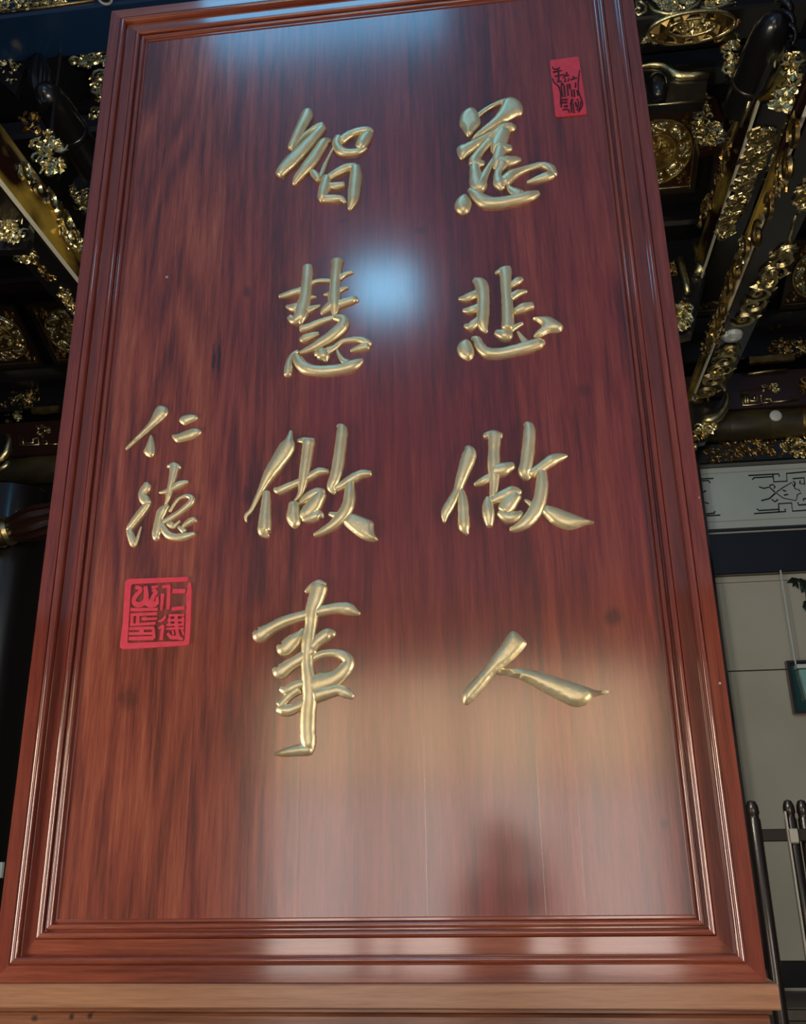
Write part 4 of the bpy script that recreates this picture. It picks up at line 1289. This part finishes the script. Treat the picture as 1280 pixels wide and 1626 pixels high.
for i in range(11):
    t = i / 10
    r = .03 + .075 * math.sin(math.pi * (t * .86 + .08)) 
    tw_ = t * .9
    rings.append([p0 + d * (t * (p1 - p0).length) + (fx_ * math.cos(k * math.pi / 24 + tw_) + fy_ * math.sin(k * math.pi / 24 + tw_)) * r * (1 + .14 * math.cos(k * math.pi / 3)) for k in range(48)])
MB().loft(rings).build('drum', 'black_lacquer', fb, smooth=True, angle=60)
fk = thing('fleck_carving', 'small gold flecked carving at the far upper left under the blue beam', 'carving', tuple(onY(15, 110, 3.7)))
foliage(faceY(3.7), [(0, 70), (14, 78), (36, 106), (30, 122), (20, 148), (4, 116), (-6, 100)], 32, .055, 'carved_gold', fk)
MB().extrude([Vector(onY(*p, 3.74)) for p in [(-10, 66), (14, 74), (40, 106), (24, 150), (-10, 120)]], (0, .06, 0)).build('board', 'black_lacquer', fk)
br = thing('scroll_bracket', 'L-shaped gold scroll bracket against the upper left frame of the plaque', 'bracket', tuple(onY(150, 110, 4.6)))
bF = faceY(4.6)
for (q, R, a0, sg) in [((118, 98), .06, 0, 1), ((132, 97), .09, 2, -1), ((150, 95), .10, 1, 1), ((164, 93), .10, 3, -1), ((158, 122), .09, .5, 1), ((154, 142), .10, 2.5, -1), ((160, 152), .08, 4, 1)]:
    scroll_part(bF, q, R, a0, sg, .02, br)
foliage(bF, [(108, 96), (128, 90), (172, 84), (170, 104), (140, 108), (126, 106)], 60, .05, 'carved_gold', br)
foliage(bF, [(150, 112), (168, 110), (164, 162), (148, 146)], 50, .05, 'carved_gold', br)
foliage(bF, [(142, 178), (156, 174), (152, 192), (142, 190)], 10, .06, 'carved_gold', br)
MB().extrude([bF.at(*p) + Vector((0, .03, 0)) for p in [(108, 96), (175, 84), (172, 162), (150, 150), (148, 108)]], (0, .08, 0)).build('board', 'black_lacquer', br)
fr = thing('fringe_carving', 'gold fringe carvings stepping down along the upper left frame edge', 'carving', tuple(onY(138, 290, 5.2)))
rF = faceY(5.2)
foliage(rF, [(140, 232), (152, 236), (150, 262), (142, 256)], 22, .08, 'carved_gold', fr)
foliage(rF, [(126, 258), (146, 262), (144, 290), (132, 278)], 34, .07, 'carved_gold', fr)
foliage(rF, [(110, 290), (118, 292), (122, 306), (140, 300), (138, 336), (120, 322)], 48, .07, 'carved_gold', fr)
MB().extrude([rF.at(*p) + Vector((0, .05, 0)) for p in [(112, 284), (156, 230), (176, 250), (150, 340), (124, 330)]], (0, .08, 0)).build('board', 'black_lacquer', fr)

zl = 8.7
h0, h1 = onZ(60, 20, zl), onZ(100, 92, zl)
CB = thing('cross_beam', 'wide blue-black cross beam at the upper left with a gold carved edge', 'beam', (-2.4, h0[1], zl))
MB().box(-5.5, 0.6, h0[1], h1[1], zl, zl + .55, .02).build('body', 'flare_blue_lacquer', CB)
eF = faceY(h0[1] - .012)
foliage(eF, [(-6, -12), (60, -20), (110, -18), (106, 6), (66, 12), (-6, 20)], 150, .06, 'carved_gold', CB)
fl([(-10, 21), (60, 13), (150, 0)], eF, .014, 'edge_bead', 'old_gold', CB)
rg = onZ(167, -3, zl - .02)
hook = tag(MB().tube([Vector(rg) + Vector((math.cos(t * math.pi / 12) * .055, math.sin(t * math.pi / 12) * .05, -.012)) for t in range(25)], .012, 7).build('ring_hook', 'pale_line', None, True), 'small pale ring hook under the blue beam at the top left of the plaque', 'hook')

# ------------------------------------------------------------------ sloping coffered ceiling
ca, sa = math.cos(math.radians(24)), math.sin(math.radians(24))
CW, CH = .94, 1.02


def coffer_meshes():
    out = {}
    b = .05
    mb = MB()
    for (x0, x1, y0, y1) in ((-CW / 2, CW / 2, -CH / 2, -CH / 2 + b), (-CW / 2, CW / 2, CH / 2 - b, CH / 2), (-CW / 2, -CW / 2 + b, -CH / 2 + b, CH / 2 - b), (CW / 2 - b, CW / 2, -CH / 2 + b, CH / 2 - b)):
        mb.box(x0, x1, y0, y1, -.02, .05)
    out['frame'] = (mb, 'dark_wood', None)
    out['panel'] = (MB().box(-CW / 2 + b, CW / 2 - b, -CH / 2 + b, CH / 2 - b, -.03, .0), 'brown_lacquer', None)
    mb = MB()
    q = b + .008
    loop = [(-CW / 2 + q, -CH / 2 + q), (CW / 2 - q, -CH / 2 + q), (CW / 2 - q, CH / 2 - q), (-CW / 2 + q, CH / 2 - q)]
    for i in range(4):
        a_, b_ = loop[i], loop[(i + 1) % 4]
        mb.tube([(a_[0], a_[1], .01), (b_[0], b_[1], .01)], .007, 5)
    out['gold_line'] = (mb, 'carved_gold', None)
    for nm, r, w in (('outer_ring', .385, .014), ('inner_ring', .205, .012)):
        out[nm] = (MB().tube([(math.cos(t * math.pi / 18) * r, math.sin(t * math.pi / 18) * r, .016) for t in range(37)], w, 6, nrm=(0, 0, 1)), 'carved_gold', None)
    out['disc'] = (MB().lathe([(.39, 0.0), (.39, .006), (.2, .010), (.01, .010)], (0, 0, 0), (0, 0, 1), 32), 'old_gold', None)
    fc = Face(None, (1, 0, 0), (0, 1, 0), (0, 0, 1))
    mb = MB()
    for k in range(70):
        r, an = .18 * math.sqrt(random.random()), random.uniform(0, 6.28)
        a_ = Vector((math.cos(an), math.sin(an), 0))
        leaf(mb, Vector((math.cos(an * 1.7) * r, math.sin(an * 1.7) * r, .006)), a_, Vector((-a_.y, a_.x, 0)), (Vector((0, 0, 1)) + a_ * random.uniform(-.4, .4)).normalized(), .07, .04, .035)
    out['boss'] = (mb, 'carved_gold', 'stuff')
    mb = MB()
    a_ = Vector((1, 0, 0))
    for (px_, py_, rx_, ry_, hh) in ((.295, 0, .070, .095, .03), (.262, .062, .034, .030, .034), (.262, -.062, .034, .030, .034), (.335, .075, .030, .034, .03), (.335, -.075, .030, .034, .03)):
        rings = []
        for q_ in range(4):
            th_ = q_ * math.pi / 2 / 3.3
            rings.append([(px_ + rx_ * math.cos(th_) * math.cos(k * math.pi / 6), py_ + ry_ * math.cos(th_) * math.sin(k * math.pi / 6), .008 + hh * math.sin(th_)) for k in range(12)])
        mb.loft(rings)
    for k in range(5):
        spiral(mb, Vector((.28 + .015 * k, -.05 + .025 * k, .03)), fc, .028, k, 1, .008, 1.1, 8)
    out['petal'] = (mb, 'carved_gold', None)
    mb = MB()
    for k in range(26):
        u, v = sorted((random.random(), random.random()))
        p_ = Vector((.26 + .15 * u, .26 + .18 * (v - u) + .0, .005)) if random.random() < .5 else Vector((.40 - .13 * u * random.random(), .44 - .13 * random.random(), .005))
        if p_.length < .41:
            p_ = p_.normalized() * .43
        an = random.uniform(0, 6.28)
        a_ = Vector((math.cos(an), math.sin(an), 0))
        leaf(mb, p_, a_, Vector((-a_.y, a_.x, 0)), (Vector((0, 0, 1)) + a_ * .3).normalized(), .06, .035, .03)
    out['corner_carving'] = (mb, 'old_gold', 'stuff')
    return out


cof = {k: (mb.build(k, m, None, k in ('petal', 'outer_ring', 'inner_ring'), 50).data, kind) for k, (mb, m, kind) in coffer_meshes().items()}
for o in [o for o in list(C.objects) if o.data is not None and o.data.users == 1 and any(o.data == v[0] for v in cof.values())]:
    bpy.data.objects.remove(o, do_unlink=True)


def coffer(x, Y, label):
    t = thing('ceiling_coffer', label, 'coffer', (x, Y, zslope(Y)), 'medallion coffers of the sloping ceiling')
    t.matrix_world = Matrix(((1, 0, 0, x), (0, -ca, -sa, Y), (0, sa, -ca, zslope(Y)), (0, 0, 0, 1)))

    def put(nm, rot=0.0, mir=(1, 1)):
        me, kind = cof[nm]
        o = bpy.data.objects.new(nm, me)
        C.objects.link(o)
        o.parent = t
        o.rotation_euler = (0, 0, rot)
        o.scale = (mir[0], mir[1], 1)
        if kind:
            o['kind'] = kind
    for nm in ('frame', 'panel', 'gold_line', 'disc', 'outer_ring', 'inner_ring', 'boss'):
        put(nm)
    for k in range(8):
        put('petal', k * math.pi / 4)
    for mx in (1, -1):
        for my in (1, -1):
            put('corner_carving', 0, (mx, my))
    return t


for (k, Y, lab) in COFFERS if 'COFFERS' in globals() else [
        (-2, 7.875, 'dark gold medallion coffer at the far left photo edge'), (-1, 7.875, 'dark gold medallion coffer left of the slanted bar at the left photo edge'), (0, 7.875, 'dark gold medallion coffer between the slanted bar and the left plaque frame'),
        (1, 7.875, 'dark gold medallion coffer hidden behind the left frame of the plaque'),
        (7, 6.245, 'big bright gold medallion coffer touching the upper right frame of the plaque'), (8, 6.245, 'gold medallion coffer behind the right carved beams'),
        (8, 7.875, 'low brown medallion coffer behind the far end of the right beams'), (9, 7.875, 'brown gold medallion coffer right of the scroll beam at the photo edge'), (10, 7.875, 'outermost brown medallion coffer at the right photo edge')]:
    coffer(-4.885 + 1.111 * (k + .5), Y, lab)
for (Y, lab) in ((7.06, 'black purlin between the two visible rows of medallion coffers'), (8.50, 'black purlin at the foot of the sloping ceiling'), (5.40, 'black purlin above the upper row of medallion coffers')):
    t = thing('ceiling_purlin', lab, 'purlin', (0.7, Y, zslope(Y) - .2), 'purlins of the sloping ceiling')
    MB().box(RX0, RX1, Y - .16, Y + .16, zslope(Y) - .16, zslope(Y) + .1, .04).build('body', 'black_lacquer', t)

# ------------------------------------------------------------------ lights of the hall (behind the photographer)
def floodlight(label, c, wx, wz, tilt, m, mast_to):
    t = thing('floodlight', label, 'floodlight', c)
    ca, sa = math.cos(tilt), math.sin(tilt)

    def P(a, b, d):                      # local: a along x, b up the face, d out of the face (towards +y, down)
        return (c[0] + a, c[1] + d * ca + b * sa, c[2] + b * ca - d * sa)

    def bx(a0, a1, b0, b1, d0, d1):
        return MB().add([P(a0, b0, d0), P(a1, b0, d0), P(a1, b1, d0), P(a0, b1, d0), P(a0, b0, d1), P(a1, b0, d1), P(a1, b1, d1), P(a0, b1, d1)],
                        [(0, 3, 2, 1), (4, 5, 6, 7), (0, 1, 5, 4), (1, 2, 6, 5), (2, 3, 7, 6), (3, 0, 4, 7)])
    bx(-wx / 2 - .04, wx / 2 + .04, -wz / 2 - .04, wz / 2 + .04, -0.12, -0.02).build('housing', 'black_lacquer', t)
    bx(-wx / 2, wx / 2, -wz / 2, wz / 2, -0.02, 0.0).build('lens', m, t)
    MB().tube([P(0, 0, -0.12), (c[0], c[1] - 0.4, c[2]), (c[0], c[1] - 0.4, mast_to)], 0.04, 8).build('mast', 'black_lacquer', t)
    return t


floodlight('cold white floodlight mirrored in the middle of the plaque', (0.27, -6.0, 7.37), 0.66, 0.50, math.radians(33), 'cold_led', 0.0)
floodlight('cold blue floodlight mirrored above the top of the plaque', (0.06, -3.2, 9.05), 2.2, 1.5, math.radians(50), 'cold_led_high', 11.9)

# ------------------------------------------------------------------ front of the hall
YF = -9.2
front = struct(MB().box(RX0, RX1, YF - .2, YF, 0.0, 4.6).build('wall_front', 'dark_plaster'))
for i in range(4):
    x0 = -1.7 + i * 1.24
    dr = struct(MB().box(x0, x0 + 1.2, YF, YF + .05, 0.0, 3.7).build('door_%d' % (i + 1), 'dark_wood'))
    MB().box(x0 + .08, x0 + 1.12, YF + .05, YF + .06, 2.28, 3.6).build('lit_pane', 'door_light', dr)
    MB().box(x0 + .08, x0 + 1.12, YF + .05, YF + .06, 0.15, 2.22).build('lit_pane', 'door_light_low', dr)
    MB().box(x0 + .57, x0 + .63, YF + .06, YF + .09, 1.0, 3.5).build('lattice_bar', 'dark_wood', dr)
    MB().box(x0 + .08, x0 + 1.12, YF + .06, YF + .09, 2.22, 2.28).build('lattice_bar', 'dark_wood', dr)


def fill_lantern(label, c, ztop):  # unseen fill light, added to raise the diffuse light on the plaque
    t = thing('side_fill_lantern', label, 'fill_lantern', c, 'fill lanterns added at the sides of the front hall')
    MB().lathe([(.14, -.75), (.20, -.68), (.20, .68), (.14, .75)], c, (0, 0, 1), 8).build('paper_shade', 'side_fill_paper', t)
    MB().lathe([(.10, .75), (.26, .76), (.22, .83), (.05, .9)], c, (0, 0, 1), 6).build('cap', 'dark_wood', t)
    MB().lathe([(.06, -.85), (.18, -.81), (.18, -.75), (.1, -.75)], c, (0, 0, 1), 6).build('base', 'dark_wood', t)
    MB().tube([(c[0], c[1], c[2] + .9), (c[0], c[1], ztop)], .015, 6).build('chain', 'dark_wood', t)
    MB().box(c[0] - .08, c[0] + .08, c[1] - 1.1, c[1] - .94, 0, ztop + .1).build('post', 'dark_wood', t)
    MB().box(c[0] - .05, c[0] + .05, c[1] - .94, c[1] + .1, ztop, ztop + .1).build('arm', 'dark_wood', t)
    return t


fill_lantern('added unseen lantern left of the photographer', (-1.95, -1.1, 1.4), 2.8)
fill_lantern('added unseen lantern right of the photographer', (4.2, -1.1, 1.4), 2.8)


for (x, side) in ((0.15, 'left'), (1.65, 'right')):  # hidden lamps added to brighten the carved beams and rear wall
    c = (x, 1.15, 4.1)
    t = thing('back_fill_lamp', 'added fill lamp hidden behind the %s half of the plaque' % side, 'lamp', (x, 1.15, 0), 'fill lamps added behind the plaque')
    MB().lathe([(.002, -.13), (.065, -.113), (.113, -.065), (.13, 0), (.113, .065), (.065, .113), (.002, .13)], c, (0, 0, 1), 20).build('globe', 'back_fill_glass', t, True)
    MB().tube([(x, 1.15, .04), (x, 1.15, 3.98)], .025, 8).build('pole', 'dark_wood', t)
    MB().lathe([(.20, 0), (.20, .03), (.05, .06)], (x, 1.15, 0), (0, 0, 1), 20).build('base', 'dark_wood', t)

# ------------------------------------------------------------------ the photographer, seen only as a dark reflection in the lacquer
mat('dark_jacket', (0.012, 0.012, 0.016), 0.8)
mat('dark_trousers', (0.015, 0.016, 0.022), 0.8)
mat('skin', (0.42, 0.24, 0.17), 0.55)
mat('black_hair', (0.010, 0.008, 0.007), 0.5)
mat('shoe', (0.02, 0.02, 0.02), 0.5)
PXx, PYy = 1.30, -3.12
per = thing('person', 'person in dark clothes holding up a phone, mirrored dark in the plaque', 'person', (PXx, PYy, 0))
V, E_, RR = [], [], []


def jn(p, r, par=None):
    V.append((PXx + p[0], PYy + p[1], p[2] * 1.035))
    RR.append(r)
    if par is not None:
        E_.append((par, len(V) - 1))
    return len(V) - 1


pel = jn((0, 0, .86), .135)
bel = jn((0, 0, 1.00), .125, pel)
che = jn((0, .01, 1.18), .17, bel)
nb = jn((0, 0, 1.31), .075, che)
nk = jn((0, .01, 1.37), .055, nb)
jw = jn((0, .03, 1.43), .075, nk)
hd_ = jn((0, .02, 1.50), .092, jw)
cr = jn((0, .005, 1.565), .075, hd_)
nose = jn((0, .125, 1.475), .012, jw)
for sg in (-1, 1):
    sh = jn((sg * .20, 0, 1.29), .075, che)
    el = jn((sg * .27, .14, 1.12), .055, sh)
    wr = jn((sg * .125 + .1, .40, 1.44), .028, el)
    pm = jn((sg * .085 + .11, .445, 1.50), .030, wr)
    for k in range(4):
        f1 = jn((sg * .085 + .11 - sg * .01, .465 + .002 * k, 1.478 + .02 * k), .0085, pm)
        f2 = jn((sg * .085 + .11 - sg * .045, .478, 1.474 + .022 * k), .008, f1)
    th = jn((sg * .06 + .11, .43, 1.535), .010, pm)
    t2 = jn((sg * .045 + .11, .44, 1.56), .009, th)
    hp = jn((sg * .095, 0, .80), .10, pel)
    kn = jn((sg * .10, .02, .46), .062, hp)
    an_ = jn((sg * .105, 0, .09), .042, kn)
    toe = jn((sg * .12, .15, .045), .04, an_)
me = bpy.data.meshes.new('body')
me.from_pydata(V, E_, [])
ob = bpy.data.objects.new('body_skeleton', me)
C.objects.link(ob)
ob.modifiers.new('skin', 'SKIN').use_smooth_shade = True
for i, r in enumerate(RR):
    me.skin_vertices[0].data[i].radius = (r, r)
me.skin_vertices[0].data[pel].use_root = True
ob.modifiers.new('sub', 'SUBSURF').levels = 2
dg = bpy.context.evaluated_depsgraph_get()
bm_ = bpy.data.meshes.new_from_object(ob.evaluated_get(dg))
bpy.data.objects.remove(ob, do_unlink=True)
for nm in ('dark_jacket', 'dark_trousers', 'skin', 'shoe'):
    bm_.materials.append(MAT[nm])
for p in bm_.polygons:
    c_ = p.center
    p.material_index = 3 if c_.z < .09 else 1 if c_.z < .84 else 2 if (c_.z > 1.395 and abs(c_.x - PXx) < .13 and c_.y < PYy + .2) or (c_.y > PYy + .40 and c_.z > 1.47) else 0
body = link('body', bm_, per, True)
hair = MB().lathe([(.02, .125), (.06, .112), (.095, .06), (.104, 0), (.098, -.05), (.07, -.09)], (PXx, PYy - .012, 1.59), (0, -.35, 1), 18).build('hair', 'black_hair', per, True)
for sg in (-1, 1):
    MB().lathe([(.002, -.02), (.018, -.01), (.02, .01), (.002, .02)], (PXx + sg * .092, PYy + .02, 1.53), (0, 0, 1), 8).build('ear', 'skin', per, True)
ph = MB().box(CAM[0] - .04, CAM[0] + .04, CAM[1] - .028, CAM[1] - .019, CAM[2] - .125, CAM[2] + .03, .003).build('phone', 'black_lacquer')
tag(ph, 'black phone held upright in front of the plaque by the photographer', 'phone')
